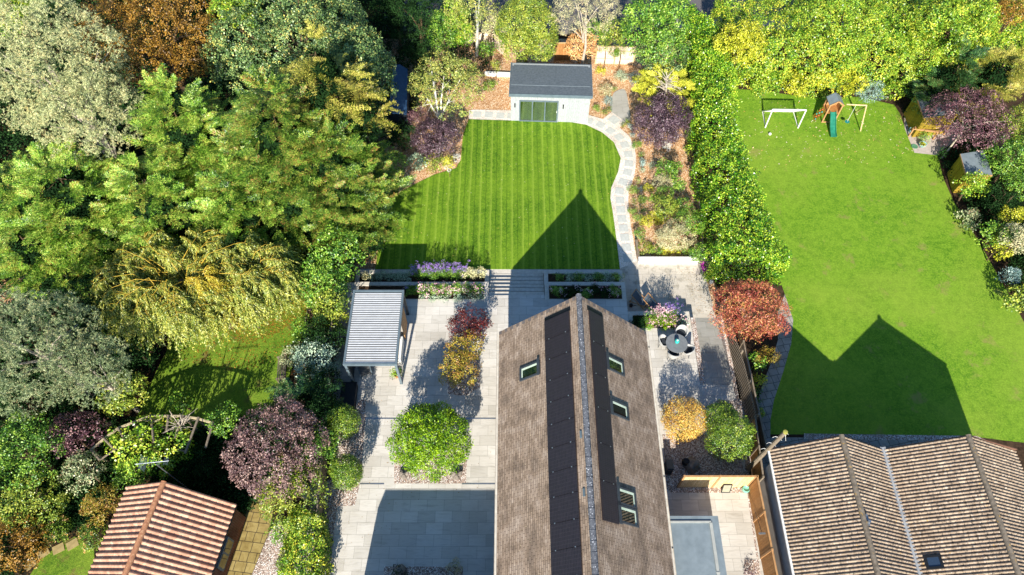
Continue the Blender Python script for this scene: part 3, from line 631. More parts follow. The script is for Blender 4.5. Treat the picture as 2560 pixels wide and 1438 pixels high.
m = MB(); m.tube([(15.98, 8.25, 5.35), (16.0, 8.25, 5.62)], .07, 8); m.tube([(16.0, 8.1, 5.45), (16.0, 8.6, 5.45)], .06, 8); m.build('vent_pipe', MT['metal'], rh)

# ------------------------------------------------------------------ garden room
gr = thing('garden_room', 'pale grey garden room with sloping dark felt roof and glass doors facing the striped lawn', 'garden room', (2.9, 41.5, -.9), rad(-2.2))
zf, zb = 1.95, 1.75; c0, s0 = math.cos(rad(-2.2)), math.sin(rad(-2.2))
D = 3.45; HW = 2.93; fy = -1.72
m = MB(); zt_ = zf + .72; yb = fy + D - .1
m.box(-HW, fy, 0, -2.3, fy + .12, zt_); m.box(.62, fy, 0, HW, fy + .12, zt_); m.box(-2.3, fy, 2.12, .62, fy + .12, zt_)
m.box(-HW, fy + .121, 0, -HW + .12, yb, zt_); m.box(HW - .12, fy + .121, 0, HW, yb, zt_); m.box(-HW + .121, yb - .12, 0, HW - .121, yb, zt_)
wl = m.build('wall', MT['cladding'], gr, world=False)
m = MB(); t_ = .14; x0, x1, y0, y1 = -HW - .08, HW + .08, fy - .18, fy + D
m.add([(x0, y0, zf + .9 - t_), (x1, y0, zf + .9 - t_), (x1, y1, zb + .9 - t_), (x0, y1, zb + .9 - t_), (x0, y0, zf + .9), (x1, y0, zf + .9), (x1, y1, zb + .9), (x0, y1, zb + .9)], [(0, 3, 2, 1), (4, 5, 6, 7), (0, 1, 5, 4), (1, 2, 6, 5), (2, 3, 7, 6), (3, 0, 4, 7)])
rf = m.build('roof', MT['felt'], gr, world=False)
m = MB(); m.box(-HW + .13, fy + .125, .0, HW - .13, yb - .13, .06); m.build('floor', MT['cap'], gr, world=False)
m = MB(); e = .05
m.box(x0 - e, y0 - e, zf + .9 - .24, x1 + e, y0 - .002, zf + .935)
for x in (x0 - e, x1): m.add([(x, y0, zf + .9 - .2), (x + e, y0, zf + .9 - .2), (x + e, y1, zb + .9 - .2), (x, y1, zb + .9 - .2), (x, y0, zf + .935), (x + e, y0, zf + .935), (x + e, y1, zb + .935), (x, y1, zb + .935)], [(0, 3, 2, 1), (4, 5, 6, 7), (0, 1, 5, 4), (1, 2, 6, 5), (2, 3, 7, 6), (3, 0, 4, 7)])
f_ = m.build('fascia', MT['slate'], gr, world=False)
m = MB(); yy = y0 + 1.0; zz = zf + .9 - (zf - zb) * 1.0 / (y1 - y0); m.box(x0 + .1, yy, zz + .002, x1 - .1, yy + .035, zz + .02)
q = m.build('roof_seam', MT['flat'], rf, world=False)
dx0, dx1 = -2.3, .62; dz1 = 2.12
m = MB(); m.box(dx0, fy - .06, .02, dx1, fy - .01, .12); m.box(dx0, fy - .06, dz1 - .1, dx1, fy - .01, dz1)
for x in np.linspace(dx0, dx1 - .09, 4): m.box(x, fy - .065, .12, x + .09, fy - .01, dz1 - .1)
dr = m.build('door', MT['slate'], gr, world=False)
for k in range(3):
    a = np.linspace(dx0, dx1 - .09, 4)[k] + .09; b = np.linspace(dx0, dx1 - .09, 4)[k + 1]
    m = MB(); m.box(a, fy - .03, .12, b, fy - .012, dz1 - .1); m.build('pane', MT['glassmir'], dr, world=False)
m = MB(); m.box(.5, fy - .1, 1.0, .53, fy - .065, 1.18); m.build('handle', MT['white'], dr, world=False)
for x in (-2.62, .98):
    m = MB(); m.tube([(x, fy - .06, 1.45), (x, fy - .06, 1.8)], .045, 8); m.box(x - .02, fy - .06, 1.58, x + .02, fy - .0, 1.64); m.build('wall_light', MT['black'], gr, world=False)

# ------------------------------------------------------------------ louvred pergola
pg = thing('pergola', 'grey pergola with louvred metal roof beside the stone planters', 'pergola', (-7.85, 20, 0))
px0, px1, py0, py1, pz = -9.36, -6.36, 17.5, 22.38, 2.62
for x, y in ((px0 + .1, py0 + .1), (px1 - .1, py0 + .1), (px0 + .1, py1 - .1), (px1 - .1, py1 - .1)):
    m = MB(); m.box(x - .07, y - .07, 0, x + .07, y + .07, pz - .2); m.box(x - .09, y - .09, 0, x + .09, y + .09, .015); m.build('post', MT['slate'] if y < 19 else MT['anth'], pg)
m = MB(); m.box(px0, py0, pz - .2, px1, py0 + .12, pz); m.box(px0, py1 - .12, pz - .2, px1, py1, pz); m.box(px0, py0 + .12, pz - .2, px0 + .12, py1 - .12, pz); m.box(px1 - .12, py0 + .12, pz - .2, px1, py1 - .12, pz)
m.build('frame', MT['slate'], pg)
m = MB(); n = 31; st_ = (py1 - py0 - .26) / n
for k in range(n):
    y = py0 + .13 + k * st_; m.box(px0 + .13, y, pz - .07, px1 - .13, y + st_ * .48, pz - .03)
m.build('louvres', MT['louvre'], pg)
m = MB(); m.box(px0 + .13, py0 + .13, pz - .19, px1 - .13, py1 - .13, pz - .17); m.build('louvre_groove_shade', MT['anth'], pg)  # dark sheet added below the slats as painted shade in their grooves
m = MB(); m.box(px1 - .1, 20.4, .1, px1 - .06, 21.6, pz - .25); m.build('privacy_screen', MT['woodorange'], pg)
m = MB(); m.box(px1 - .06, 17.9, .2, px1 - .02, 20.3, .9) if 0 else m.box(px0 + .03, 17.8, 0, px0 + .07, 22.1, 2.3); m.build('rear_screen', MT['anth'], pg)
# ------------------------------------------------------------------ foliage
G = np.random.default_rng(11)
def frames(nrm, spin):
    n = nrm / (np.linalg.norm(nrm, axis=1, keepdims=True) + 1e-9)
    ref = np.where(np.abs(n[:, 2:3]) > .95, np.array([[1., 0, 0]]), np.array([[0, 0, 1.]]))
    a = np.cross(ref, n); a /= np.linalg.norm(a, axis=1, keepdims=True); b = np.cross(n, a)
    c, s = np.cos(spin)[:, None], np.sin(spin)[:, None]
    return np.stack([a * c + b * s, -a * s + b * c, n], axis=2)      # columns x,y,z
def frames_dir(d, nrm):
    """x axis along d, z near nrm"""
    x = d / (np.linalg.norm(d, axis=1, keepdims=True) + 1e-9)
    y = np.cross(nrm, x); y /= np.linalg.norm(y, axis=1, keepdims=True) + 1e-9
    return np.stack([x, y, np.cross(x, y)], axis=2)
def rdir(n, up=0.):
    v = G.normal(size=(n, 3)); v[:, 2] += up; return v / np.linalg.norm(v, axis=1, keepdims=True)
def leafquads(p, d, nrm, ln, wd):
    """p base, d direction, nrm, sizes -> verts (n,4,3)"""
    R = frames_dir(d, nrm); x, y, z = R[:, :, 0], R[:, :, 1], R[:, :, 2]
    ln = np.asarray(ln)[:, None]; wd = np.asarray(wd)[:, None]
    return np.stack([p, p + x * ln * .5 + y * wd * .5 - z * wd * .15, p + x * ln, p + x * ln * .5 - y * wd * .5 - z * wd * .15], 1)
def T_clump(n, r, ln, wd, up=1.3, flat=1.):
    p = rdir(n, .3) * (r * G.uniform(.35, 1, (n, 1)) ** .5); p[:, 2] *= flat
    nn = rdir(n, up * 1.6); d = rdir(n) + p / r * .8; d -= nn * np.sum(d * nn, 1, keepdims=True)
    return leafquads(p, d, nn, ln * G.uniform(.7, 1.25, n), wd * G.uniform(.7, 1.25, n))
def T_tuft(n, r, wd):
    d = rdir(n, .6); return leafquads(np.zeros((n, 3)), d, rdir(n), r * G.uniform(.6, 1.1, n), np.full(n, wd))
def T_frond(L, nb, bl, wd, droop=.15, ang=.75):
    """feathery spray along +x, z is its upper face"""
    out = []
    for i in range(nb):
        t = (i + .5) / nb; px_ = L * t; bz = -droop * L * t * t
        for s in (-1, 1):
            l_ = bl * (1 - t) ** .7 * (1 - .35 * (1 - t) ** 3) + .06; a = ang * G.uniform(.8, 1.2)
            m = max(2, int(l_ / .11)); d = np.array([math.cos(a), s * math.sin(a), -.1])
            for j in range(m):
                q = np.array([px_, 0, bz]) + d * l_ * j / m
                for s2 in (-1, 1):
                    a2 = a * s + s2 * .6 * G.uniform(.6, 1.2); out.append((q, (math.cos(a2), math.sin(a2), G.uniform(-.35, .3)), .17 * G.uniform(.8, 1.3), wd))
    P_ = np.array([o[0] for o in out]); D_ = np.array([o[1] for o in out])
    nn = np.tile([0, 0, 1.], (len(out), 1)) + G.normal(size=(len(out), 3)) * .3
    return leafquads(P_, D_, nn, [o[2] for o in out], [o[3] for o in out])
def T_strand(L, n, ln, wd):
    """hanging strand along -z"""
    t = np.sort(G.uniform(0, 1, n)); sw = np.array([G.normal() * .15, G.normal() * .15, 0])
    p = np.stack([sw[0] * t * t * L, sw[1] * t * t * L, -t * L], 1); d = rdir(n) * .6 + np.array([0, 0, -1.]) * .8
    return leafquads(p, d, rdir(n), ln * G.uniform(.7, 1.2, n), np.full(n, wd))
TP = dict(
 broad=[T_clump(22, .24, .125, .08) for _ in range(6)],
 small=[T_clump(22, .2, .09, .06) for _ in range(6)],
 fine=[T_clump(26, .16, .065, .035) for _ in range(5)],
 laurel=[T_clump(28, .24, .125, .06, .9) for _ in range(6)],
 maple=[T_clump(24, .24, .13, .035, 1.0, .6) for _ in range(5)],
 large=[T_clump(24, .24, .115, .075, .9) for _ in range(5)],
 tuft=[T_tuft(30, .17, .022) for _ in range(5)],
 cloud=[np.concatenate([T_tuft(12, .13, .02) + rdir(1)[0] * .16 for _ in range(5)]) for _ in range(6)],
 frond=[T_frond(G.uniform(.95, 1.35), 10, .42, .042) for _ in range(6)],
 frond_s=[T_frond(.6, 6, .26, .05) for _ in range(4)],
 frond_d=[T_frond(G.uniform(.9, 1.2), 8, .3, .05, .6) for _ in range(5)],
 strand=[T_strand(1., 64, .06, .018) for _ in range(6)],
 blade=[leafquads(np.zeros((22, 3)), rdir(22, 1.1), rdir(22), G.uniform(.35, .6, 22), np.full(22, .018)) for _ in range(4)],
 flower=[T_clump(9, .1, .07, .06, 1.2) for _ in range(4)],
)
AREA = {k: np.mean([len(t) for t in v]) for k, v in TP.items()}
def scatter(tp, pos, fr, scale, voff=0., vamp=.5):
    """returns verts (m,4,3), v values (m)"""
    T = TP[tp]; idx = G.integers(0, len(T), len(pos)); Vs = []; Av = []
    inst = G.uniform(0, 1, len(pos)); scale = np.broadcast_to(np.asarray(scale, float), (len(pos),))
    for k, t in enumerate(T):
        w = np.where(idx == k)[0]
        if not len(w): continue
        v = np.einsum('nij,mkj->nmki', fr[w], t) * scale[w][:, None, None, None] + pos[w][:, None, None, :]
        Vs.append(v.reshape(-1, 4, 3)); a = .5 + voff + vamp * .9 * (inst[w][:, None] - .5) + vamp * (G.uniform(0, 1, (len(w), len(t))) - .5)
        Av.append(a.reshape(-1))
    return np.concatenate(Vs), np.concatenate(Av)
def leafmesh(name, V, A, mat, parent=None, root=(0, 0, 0)):
    V = V - np.asarray(root); n = len(V); me = bpy.data.meshes.new(name)
    me.vertices.add(4 * n); me.vertices.foreach_set('co', V.reshape(-1).astype(np.float32))
    me.loops.add(4 * n); me.loops.foreach_set('vertex_index', np.arange(4 * n, dtype=np.int32))
    me.polygons.add(n); me.polygons.foreach_set('loop_start', np.arange(0, 4 * n, 4, dtype=np.int32)); me.polygons.foreach_set('loop_total', np.full(n, 4, dtype=np.int32))
    at = me.attributes.new('v', 'FLOAT', 'FACE'); at.data.foreach_set('value', np.clip(A, 0, 1).astype(np.float32))
    me.update(calc_edges=True); me.materials.append(mat)
    o = bpy.data.objects.new(name, me); COL.objects.link(o)
    if parent is not None: o.parent = parent
    return o
def lobes_of(c, r, K, lr):
    """lumps that make an uneven crown; c centre, r radii"""
    c = np.array(c, float); r = np.array(r, float); i = np.arange(K); ph = i * 2.39996 + G.uniform(0, 6)
    z = 1 - 1.45 * (i + .5) / K; q = np.sqrt(np.clip(1 - z * z, 0, 1)); d = np.stack([q * np.cos(ph), q * np.sin(ph), z], 1)
    rad_ = lr * G.uniform(.75, 1.25, K); mr = (r[0] + r[1]) / 2
    cs = c + d * r * (1 - rad_[:, None] * .8) * G.uniform(.82, 1.1, (K, 1)); return cs, rad_ * mr, d
def crown_pts(n, c, r, K, lr, inner=.08):
    if K > 7: K = int(K * 1.5); lr *= .82
    cs, rs, dd = lobes_of(c, r, K, lr); out = []; no = []
    w = rs ** 2 / np.sum(rs ** 2); tries = 0
    while sum(map(len, out)) < n and tries < 14:
        k = G.choice(K, n, p=w); d = rdir(n, .35); zs = r[2] / max(r[0], r[1]); zs = min(max(zs, .55), 1.3)
        p = cs[k] + d * rs[k][:, None] * G.uniform(.82, 1.06, (n, 1)) * np.array([1, 1, zs])
        dist = np.linalg.norm((p[:, None] - cs[None]) / np.array([1, 1, zs]), axis=2) / rs[None]; dist[np.arange(n), k] = 9
        keep = (dist.min(1) > .8) & (p[:, 2] > c[2] - r[2] * .95)
        out.append(p[keep]); no.append(d[keep]); tries += 1
    p = np.concatenate(out)[:n]; d = np.concatenate(no)[:n]
    m = int(n * inner); q = rdir(m, .1); p2 = np.array(c) + q * np.array(r) * G.uniform(.35, .75, (m, 1))
    return np.concatenate([p, p2]), np.concatenate([d, q]), cs
LM = {}
def lm(key, cols, **k):
    if key not in LM: LM[key] = leaf_mat('leaves_' + key, [hx(c) for c in cols], **k)
    return LM[key]
PAL = dict(
 pine_pale=(['6a7a4c', '98a470', 'bcc28a', 'd0cc96', 'a88e5a'], {}), pine_blue=(['42543a', '667a52', '8a9a6c', 'a4aa7a', '968660'], {}),
 cyp=(['2c5412', '548420', '84ac36', 'aec254', '8f7a34'], {}), cyp2=(['224812', '426c1e', '6a8c2c', '97a844', '8f6a38'], {}), cypd=(['18331a', '284c24', '3c6630', '557a3c', '5e5a30'], {}),
 brown=(['4e3612', '75541a', '967026', 'a87a30', '6c6628'], {}), oak=(['24401f', '406030', '628048', '8a9c5c', 'b5a34c'], dict(rough=.4)),
 gold=(['4c5a1c', '78822c', 'a4a23e', 'c0b458', '7c6c34'], {}), willow=(['4f6e22', '7c9236', 'a4ac50', 'bcb448', 'a8ae78'], dict(trans=.2)),
 willowy=(['8f8420', 'aa9c2a', 'c0b03a', 'ccbc50'], dict(trans=.4)),
 laurel=(['1a4810', '347014', '62961e', '98b430', 'b0bc3c'], dict(rough=.28, spec=.6)), laurel_l=(['346818', '5c8c20', '88a82e', 'a8b83e', 'c4b83c'], dict(rough=.35, spec=.5, trans=.35)),
 bright=(['346008', '5a860e', '80a014', '9cb222'], dict(rough=.4)), box=(['264810', '466a18', '6e8826', '9aa236'], dict(rough=.4)),
 birch=(['50682a', '7c903e', '9ea654', 'b4a852', '66823a'], dict(trans=.35)), olive=(['6e7648', '98996a', 'b9b488', 'cbbf96', 'a88a66'], {}),
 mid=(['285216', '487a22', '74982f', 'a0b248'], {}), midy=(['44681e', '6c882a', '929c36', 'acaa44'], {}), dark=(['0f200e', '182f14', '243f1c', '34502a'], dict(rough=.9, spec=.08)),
 pale=(['5f8062', '86a184', 'a9bd9f', 'c9d2b4'], {}), varg=(['3c5c30', '6a8450', '96a070', 'b8b48c', '8a6448'], {}),
 plum=(['2a1620', '44242f', '5e3a44', '8a6468', 'a3837a'], dict(trans=.15)), purp=(['3a2228', '573c40', '775a58', '987a72', 'ac9084'], dict(trans=.15)),
 dkplum=(['2a1c22', '43303a', '5c4650', '806a70'], dict(trans=.1)), wine=(['2c0f12', '4a181a', '6a2826', '8a4434'], dict(trans=.25)),
 redm=(['7f2c24', 'a04438', 'b4604c', 'bd8450', '8f8640'], {}), orange=(['a8701f', 'c98f33', 'dcac50', 'c9b45c', '8f8a3a'], {}), mapley=(['666a1e', '8c8628', 'a89634', 'a37838', '7c5430'], {}),
 rust=(['b06a34', 'cc8a4c', 'e2a868', 'eec088', '9a8a4a'], {}), yell=(['76861a', 'a0aa24', 'c4be34', 'd8ce4c'], dict(trans=.35)), yconf=(['8a9422', 'b9bd34', 'd9d24a', 'e8dc62'], dict(trans=.3)),
 blueg=(['4a6a6a', '6e8f8c', '93adA6', 'b5c6bb'], {}), purpf=(['5a3f8a', '8460b5', 'a884cf', '7a8f5a'], {}), pinkf=(['b8628a', 'd88fae', 'e8b8c4', 'f0d4cc', 'c94f9a'], {}), cream=(['b5b070', 'd9d098', 'eee4b4', 'c9b074'], {}),
 fallen=(['d9cba8', 'e8dcc0', 'c9a468', 'b98a4c'], {}), white=(['d8d8c8', 'f0efe6'], {}),
)
def pal(k):
    c, kw = PAL[k]; return lm(k, c, **kw)
DENS = dict(broad=11, small=15, fine=22, laurel=11, maple=12, large=10, tuft=24, cloud=14, frond=4.2, frond_s=9, frond_d=5.5)
def trunk(root, base, top, r, limbs, mat, seg=7):
    m = MB(); base = np.array(base, float); top = np.array(top, float); mid = (base + top) / 2 + [G.normal() * r, G.normal() * r, 0]
    m.tube([base, mid, top], [r, r * .75, r * .45], seg)
    for l_ in limbs:
        s = base + (top - base) * G.uniform(.45, .85); l_ = np.array(l_, float); k = (s + l_) / 2 + [0, 0, .12 * np.linalg.norm(l_ - s)]
        m.tube([s, k, l_], [r * .42, r * .25, r * .08], 5)
    return m.build('trunk', MT[mat], root)
GZ = dict(w=-.3, g=-.93, n=-.5, d=0.)
def plant(name, label, cat, x, y, rx, zc, tp='broad', col='mid', rz=None, ry=None, g='g', K=12, lr=.5, dens=1., sc=1., group=None, bark='bark_t', tr=None, cov=1., flowers=None, vamp=.6):
    """x,y = photo point of the crown's centre, rx = photo half width, zc = height of crown centre"""
    z0 = GZ[g]; c = P(x, y, zc); R_ = rx / SC(y, zc); ryy = R_ * (ry or 1.); rzz = min(rz if rz else R_ * .8, 9.)
    if zc - rzz < z0 - .05 : rzz = max(zc - z0, .15)
    root = thing(name, label, cat, (c[0], c[1], z0), 0, group)
    area = 2.2 * math.pi * ((R_ * ryy) ** .5 * (R_ + ryy + 2 * rzz) / 4) * 1.0
    area = 2 * math.pi * ((R_ * ryy) ** 1.6 / 3 + 2 * ((R_ + ryy) / 2 * rzz) ** 1.6 / 3) ** (1 / 1.6)
    n = int(max(area * DENS[tp] * dens / sc ** 2 * 1.15, 8))
    p, d, cs = crown_pts(n, c, (R_, ryy, rzz), K, lr)
    if tp.startswith('frond'):
        hd = d.copy(); hd[:, 2] = 0; hd += (p - c) * [1, 1, 0] * .6; hd[:, 2] = .25 if tp != 'frond_d' else -.15
        hd += G.normal(size=hd.shape) * .25
        up = d + np.array([0, 0, 1.0]); fr = frames_dir(hd, up); p = p - fr[:, :, 0] * .35 * sc
    else: fr = frames(d + np.array([0, 0, .35]) + G.normal(size=d.shape) * .25, G.uniform(0, 6.28, len(p)))
    V, A = scatter(tp, p, fr, sc * G.uniform(.8, 1.25, len(p)), 0, vamp)
    leafmesh('crown', V, A, pal(col), root, root.location)
    if flowers:
        k = G.choice(len(p), int(len(p) * flowers[1])); k = k[p[k, 2] > c[2] - rzz * .2] if (p[k, 2] > c[2] - rzz * .2).any() else k
        fv, fa = scatter('flower', p[k] + d[k] * .1, frames(d[k] + [0, 0, 1.], G.uniform(0, 6, len(k))), G.uniform(.7, 1.3, len(k)) * (flowers[2] if len(flowers) > 2 else 1.))
        leafmesh('flowers', fv, fa, pal(flowers[0]), root, root.location)
    if tr is None: tr = max(.05, R_ * .07)
    if tr > 0: trunk(root, (c[0], c[1], z0), (c[0], c[1], max(zc, z0 + .1)), tr, cs[G.permutation(len(cs))[:min(7, len(cs))]], bark)
    return root
def conifer(name, label, x, y, rx, zt, z0=-.3, col='cyp', n=330, taper=.85, sc=1., rzf=1., g='w', vis=.0, tip=.35, cat='tree', tp='frond', ch=None):
    """x,y = photo point of the top, zt = its height, rx = photo half-width of the skirt"""
    a = P(x, y, zt); R_ = rx / SC(y + 120, zt * .5); z0 = GZ[g]; root = thing(name, label, cat, (a[0], a[1], z0)); hgt = ch or (zt - z0)
    sc *= .82; n = int(1.45 * n * (R_ / 3.2) ** 1.3 * max(hgt / 9, .6)); nb = max(int(n / 9), 12); pos = []; dr_ = []; up = []
    for i in range(nb):
        t = 1 - (G.uniform(0, 1) ** .62) * .93; t = 1 - t                    # 0 at the top
        zz = zt - t * hgt * .95; ph = i * 2.39996 + G.normal() * .2; Lb = R_ * (t ** taper) * G.uniform(.72, 1.18) + .25
        for j in range(9):
            s_ = (.35 + .65 * (j + G.uniform(0, 1)) / 9); off = G.normal() * .11
            pp = np.array([math.cos(ph + off), math.sin(ph + off), 0]) * Lb * s_; rise = .28 * Lb * s_ - .18 * Lb * s_ * s_
            pos.append([a[0] + pp[0], a[1] + pp[1], zz + rise + G.normal() * .1])
            dd = ph + G.normal() * .55; dr_.append([math.cos(dd), math.sin(dd), G.uniform(.1, .6) + (1.2 if t < .06 else 0)])
            up.append([math.cos(ph) * .5, math.sin(ph) * .5, 1.])
    pos, dr_, up = map(np.array, (pos, dr_, up)); up = up + G.normal(size=up.shape) * .3
    V, A = scatter(tp, pos, frames_dir(dr_, up), sc * G.uniform(.75, 1.2, len(pos)), 0, .7)
    leafmesh('crown', V, A, pal(col), root, root.location)
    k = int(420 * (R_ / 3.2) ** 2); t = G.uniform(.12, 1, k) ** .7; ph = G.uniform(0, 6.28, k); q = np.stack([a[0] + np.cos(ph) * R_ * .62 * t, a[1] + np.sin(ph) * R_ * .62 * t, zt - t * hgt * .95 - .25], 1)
    V, A = scatter('broad', q, frames(np.stack([np.cos(ph), np.sin(ph), np.full(k, .6)], 1), G.uniform(0, 6, k)), 1.5); leafmesh('shade_core_foliage', V, A * .6, pal('dark'), root, root.location)  # core leaves coloured dark so crown gaps read as black shade
    m = MB(); m.tube([(a[0], a[1], z0), (a[0], a[1], zt - hgt * .2)], [.16 * R_ / 3 + .04, .03], 7)
    for i in range(26):
        t = G.uniform(.25, .95); ph = G.uniform(0, 6.28); l_ = R_ * t * .8; z_ = zt - t * hgt * .95
        m.tube([(a[0], a[1], z_), (a[0] + math.cos(ph) * l_, a[1] + math.sin(ph) * l_, z_ + .1 * l_)], [.04, .01], 4)
    m.build('trunk', MT['bark_t'], root); return root
def hedge(name, label, st, tp='laurel', col='laurel', dens=1., amp=.25, cat='hedge', sc=1., split=None, K=None):
    """st: list of (xl,yl,xr,yr,zb,zt) world stations"""
    st = np.array(st, float); m_ = len(st); mid = (st[:, 0:2] + st[:, 2:4]) / 2; seg = np.linalg.norm(np.diff(mid, axis=0), axis=1); cum = np.concatenate([[0], np.cumsum(seg)])
    root = thing(name, label, cat, (mid[0, 0], mid[0, 1], st[0, 4])); wd = np.linalg.norm(st[:, 0:2] - st[:, 2:4], axis=1).mean(); ht_ = (st[:, 5] - st[:, 4]).mean()
    area = cum[-1] * (wd + 2 * ht_) + wd * ht_ * 2; n = int(area * DENS[tp] * dens / sc ** 2)
    s = G.uniform(-.02, 1.02, n) * cum[-1]; q = np.stack([np.interp(s, cum, st[:, k]) for k in range(6)], 1)
    per = wd + 2 * ht_; u = G.uniform(0, per, n); side = np.where(u < ht_, 0, np.where(u < ht_ + wd, 1, 2))
    fx = np.where(side == 0, 0, np.where(side == 2, 1, (u - ht_) / wd)); fz = np.where(side == 0, u / ht_, np.where(side == 2, (per - u) / ht_, 1.))
    # round the shoulders
    fx2 = .5 + (fx - .5) * (1 - .16 * np.clip(fz, 0, 1) ** 3); crn = np.abs(fx - .5) * 2; fz2 = fz * (1 - .16 * crn ** 4 * (side == 1))
    p = np.stack([q[:, 0] + (q[:, 2] - q[:, 0]) * fx2, q[:, 1] + (q[:, 3] - q[:, 1]) * fx2, q[:, 4] + (q[:, 5] - q[:, 4]) * fz2], 1)
    across = (q[:, 2:4] - q[:, 0:2]); across /= np.linalg.norm(across, axis=1, keepdims=True)
    nrm = np.zeros((n, 3)); nrm[:, :2] = across * np.where(side == 0, -1, np.where(side == 2, 1, 0))[:, None]; nrm[:, 2] = np.where(side == 1, 1, .25)
    ends = G.uniform(0, 1, n) < (wd * ht_ * 2 / area)      # end caps
    w = np.where(ends)[0]; e = G.integers(0, 2, len(w)); qe = st[np.where(e == 0, 0, m_ - 1)]; ux = G.uniform(0, 1, len(w)); uz = G.uniform(0, 1, len(w))
    p[w] = np.stack([qe[:, 0] + (qe[:, 2] - qe[:, 0]) * ux, qe[:, 1] + (qe[:, 3] - qe[:, 1]) * ux, qe[:, 4] + (qe[:, 5] - qe[:, 4]) * uz], 1)
    dv = (mid[1] - mid[0]) / seg[0]; nrm[w] = np.concatenate([np.where(e == 0, -1, 1)[:, None] * dv, np.full((len(w), 1), .2)], 1)
    def fn(p, f, o): return np.sin(p[:, 0] * f + o) * np.cos(p[:, 1] * f * 1.1 + o * 2) + .6 * np.sin(p[:, 1] * f * 2.3 + p[:, 2] * 2.1 + o) * np.cos(p[:, 0] * f * 2.1)
    p += nrm * (amp * (fn(p, 1.5, 1.) * .7 + fn(p, 4.1, 2.5) * .6))[:, None]
    p += G.normal(size=p.shape) * .06
    k = G.uniform(0, 1, n) < .12; cm = np.stack([(q[:, 0] + q[:, 2]) / 2, (q[:, 1] + q[:, 3]) / 2, (q[:, 4] + q[:, 5]) / 2], 1); p[k] = p[k] * .7 + cm[k] * .3
    fr = frames(nrm + G.normal(size=nrm.shape) * .35 + [0, 0, .3], G.uniform(0, 6.28, n))
    V, A = scatter(tp, p, fr, sc * G.uniform(.8, 1.3, n), 0, .75); leafmesh('foliage', V, A, pal(col), root, root.location)
    # woody stems inside
    m = MB()
    for s_ in np.arange(.4, cum[-1], .9):
        c = [np.interp(s_, cum, (st[:, 0] + st[:, 2]) / 2), np.interp(s_, cum, (st[:, 1] + st[:, 3]) / 2)]; zb, zt = np.interp(s_, cum, st[:, 4]), np.interp(s_, cum, st[:, 5])
        m.tube([(c[0], c[1], zb), (c[0] + .1, c[1], zb + (zt - zb) * .8)], [.06, .02], 5)
    m.build('stems', MT['bark_t'], root); return root
def hpx(L):  # stations from photo points: (left x,y at z, right x,y at z, zb, zt)
    return [(*P(a[0], a[1], a[2])[:2], *P(b[0], b[1], b[2])[:2], zb, zt) for a, b, zb, zt in L]
# ------------------------------------------------------------------ trees of the left wood
plant('pine_tree', 'large pale sage green pine filling the upper left corner', 'tree', 120, 165, 185, 9.5, 'cloud', 'pine_pale', rz=4, ry=1.0, g='w', K=26, lr=.34, bark='bark_p')
plant('pine_tree', 'pale sage green pine arm below the big corner pine, left of the conifers', 'tree', 225, 300, 130, 8., 'cloud', 'pine_pale', rz=3, g='w', K=16, lr=.38, bark='bark_p')
plant('oak_tree', 'bright yellow green tree peeping out at the very top left corner', 'tree', 25, 30, 70, 7.5, 'broad', 'laurel_l', g='w', K=9)
plant('beech_tree', 'brown and gold autumn tree between the corner pine and the dark oak', 'tree', 385, 90, 165, 7.5, 'small', 'brown', rz=3.6, g='w', K=22, lr=.34, dens=.9)
plant('oak_tree', 'broad bluish green oak left of the dark gap at the top', 'tree', 740, 110, 215, 6.5, 'broad', 'oak', rz=4, ry=.9, g='w', K=26, lr=.32)
plant('oak_tree', 'right hand arm of bluish green oak shading the dark blue shed', 'tree', 880, 200, 110, 5., 'broad', 'oak', rz=3.6, g='w', K=14, lr=.4)
plant('maple_tree', 'yellow green treetop on the upper edge between the brown tree and the oak', 'tree', 590, 20, 60, 8.5, 'broad', 'laurel_l', g='w', K=8)
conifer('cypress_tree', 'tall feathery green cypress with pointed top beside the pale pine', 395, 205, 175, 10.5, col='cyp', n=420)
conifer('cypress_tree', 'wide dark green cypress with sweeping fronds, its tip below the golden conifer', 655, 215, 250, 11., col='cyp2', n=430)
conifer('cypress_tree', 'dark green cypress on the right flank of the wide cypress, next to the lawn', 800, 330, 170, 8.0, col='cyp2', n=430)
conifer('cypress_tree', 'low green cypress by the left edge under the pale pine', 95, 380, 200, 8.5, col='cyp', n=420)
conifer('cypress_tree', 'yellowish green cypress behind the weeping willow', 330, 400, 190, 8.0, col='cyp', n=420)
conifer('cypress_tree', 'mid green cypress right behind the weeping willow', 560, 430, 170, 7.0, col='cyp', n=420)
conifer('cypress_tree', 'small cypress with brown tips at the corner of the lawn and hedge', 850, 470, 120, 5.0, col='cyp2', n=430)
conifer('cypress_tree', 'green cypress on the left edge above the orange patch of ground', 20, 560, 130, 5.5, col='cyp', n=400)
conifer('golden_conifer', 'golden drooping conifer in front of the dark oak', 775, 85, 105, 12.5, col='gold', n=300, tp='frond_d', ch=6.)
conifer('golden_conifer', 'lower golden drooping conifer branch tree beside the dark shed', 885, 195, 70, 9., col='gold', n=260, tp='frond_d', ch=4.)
conifer('cypress_tree', 'green cypress half outside the frame on the left edge', -15, 400, 170, 7.5, col='cyp', n=420)
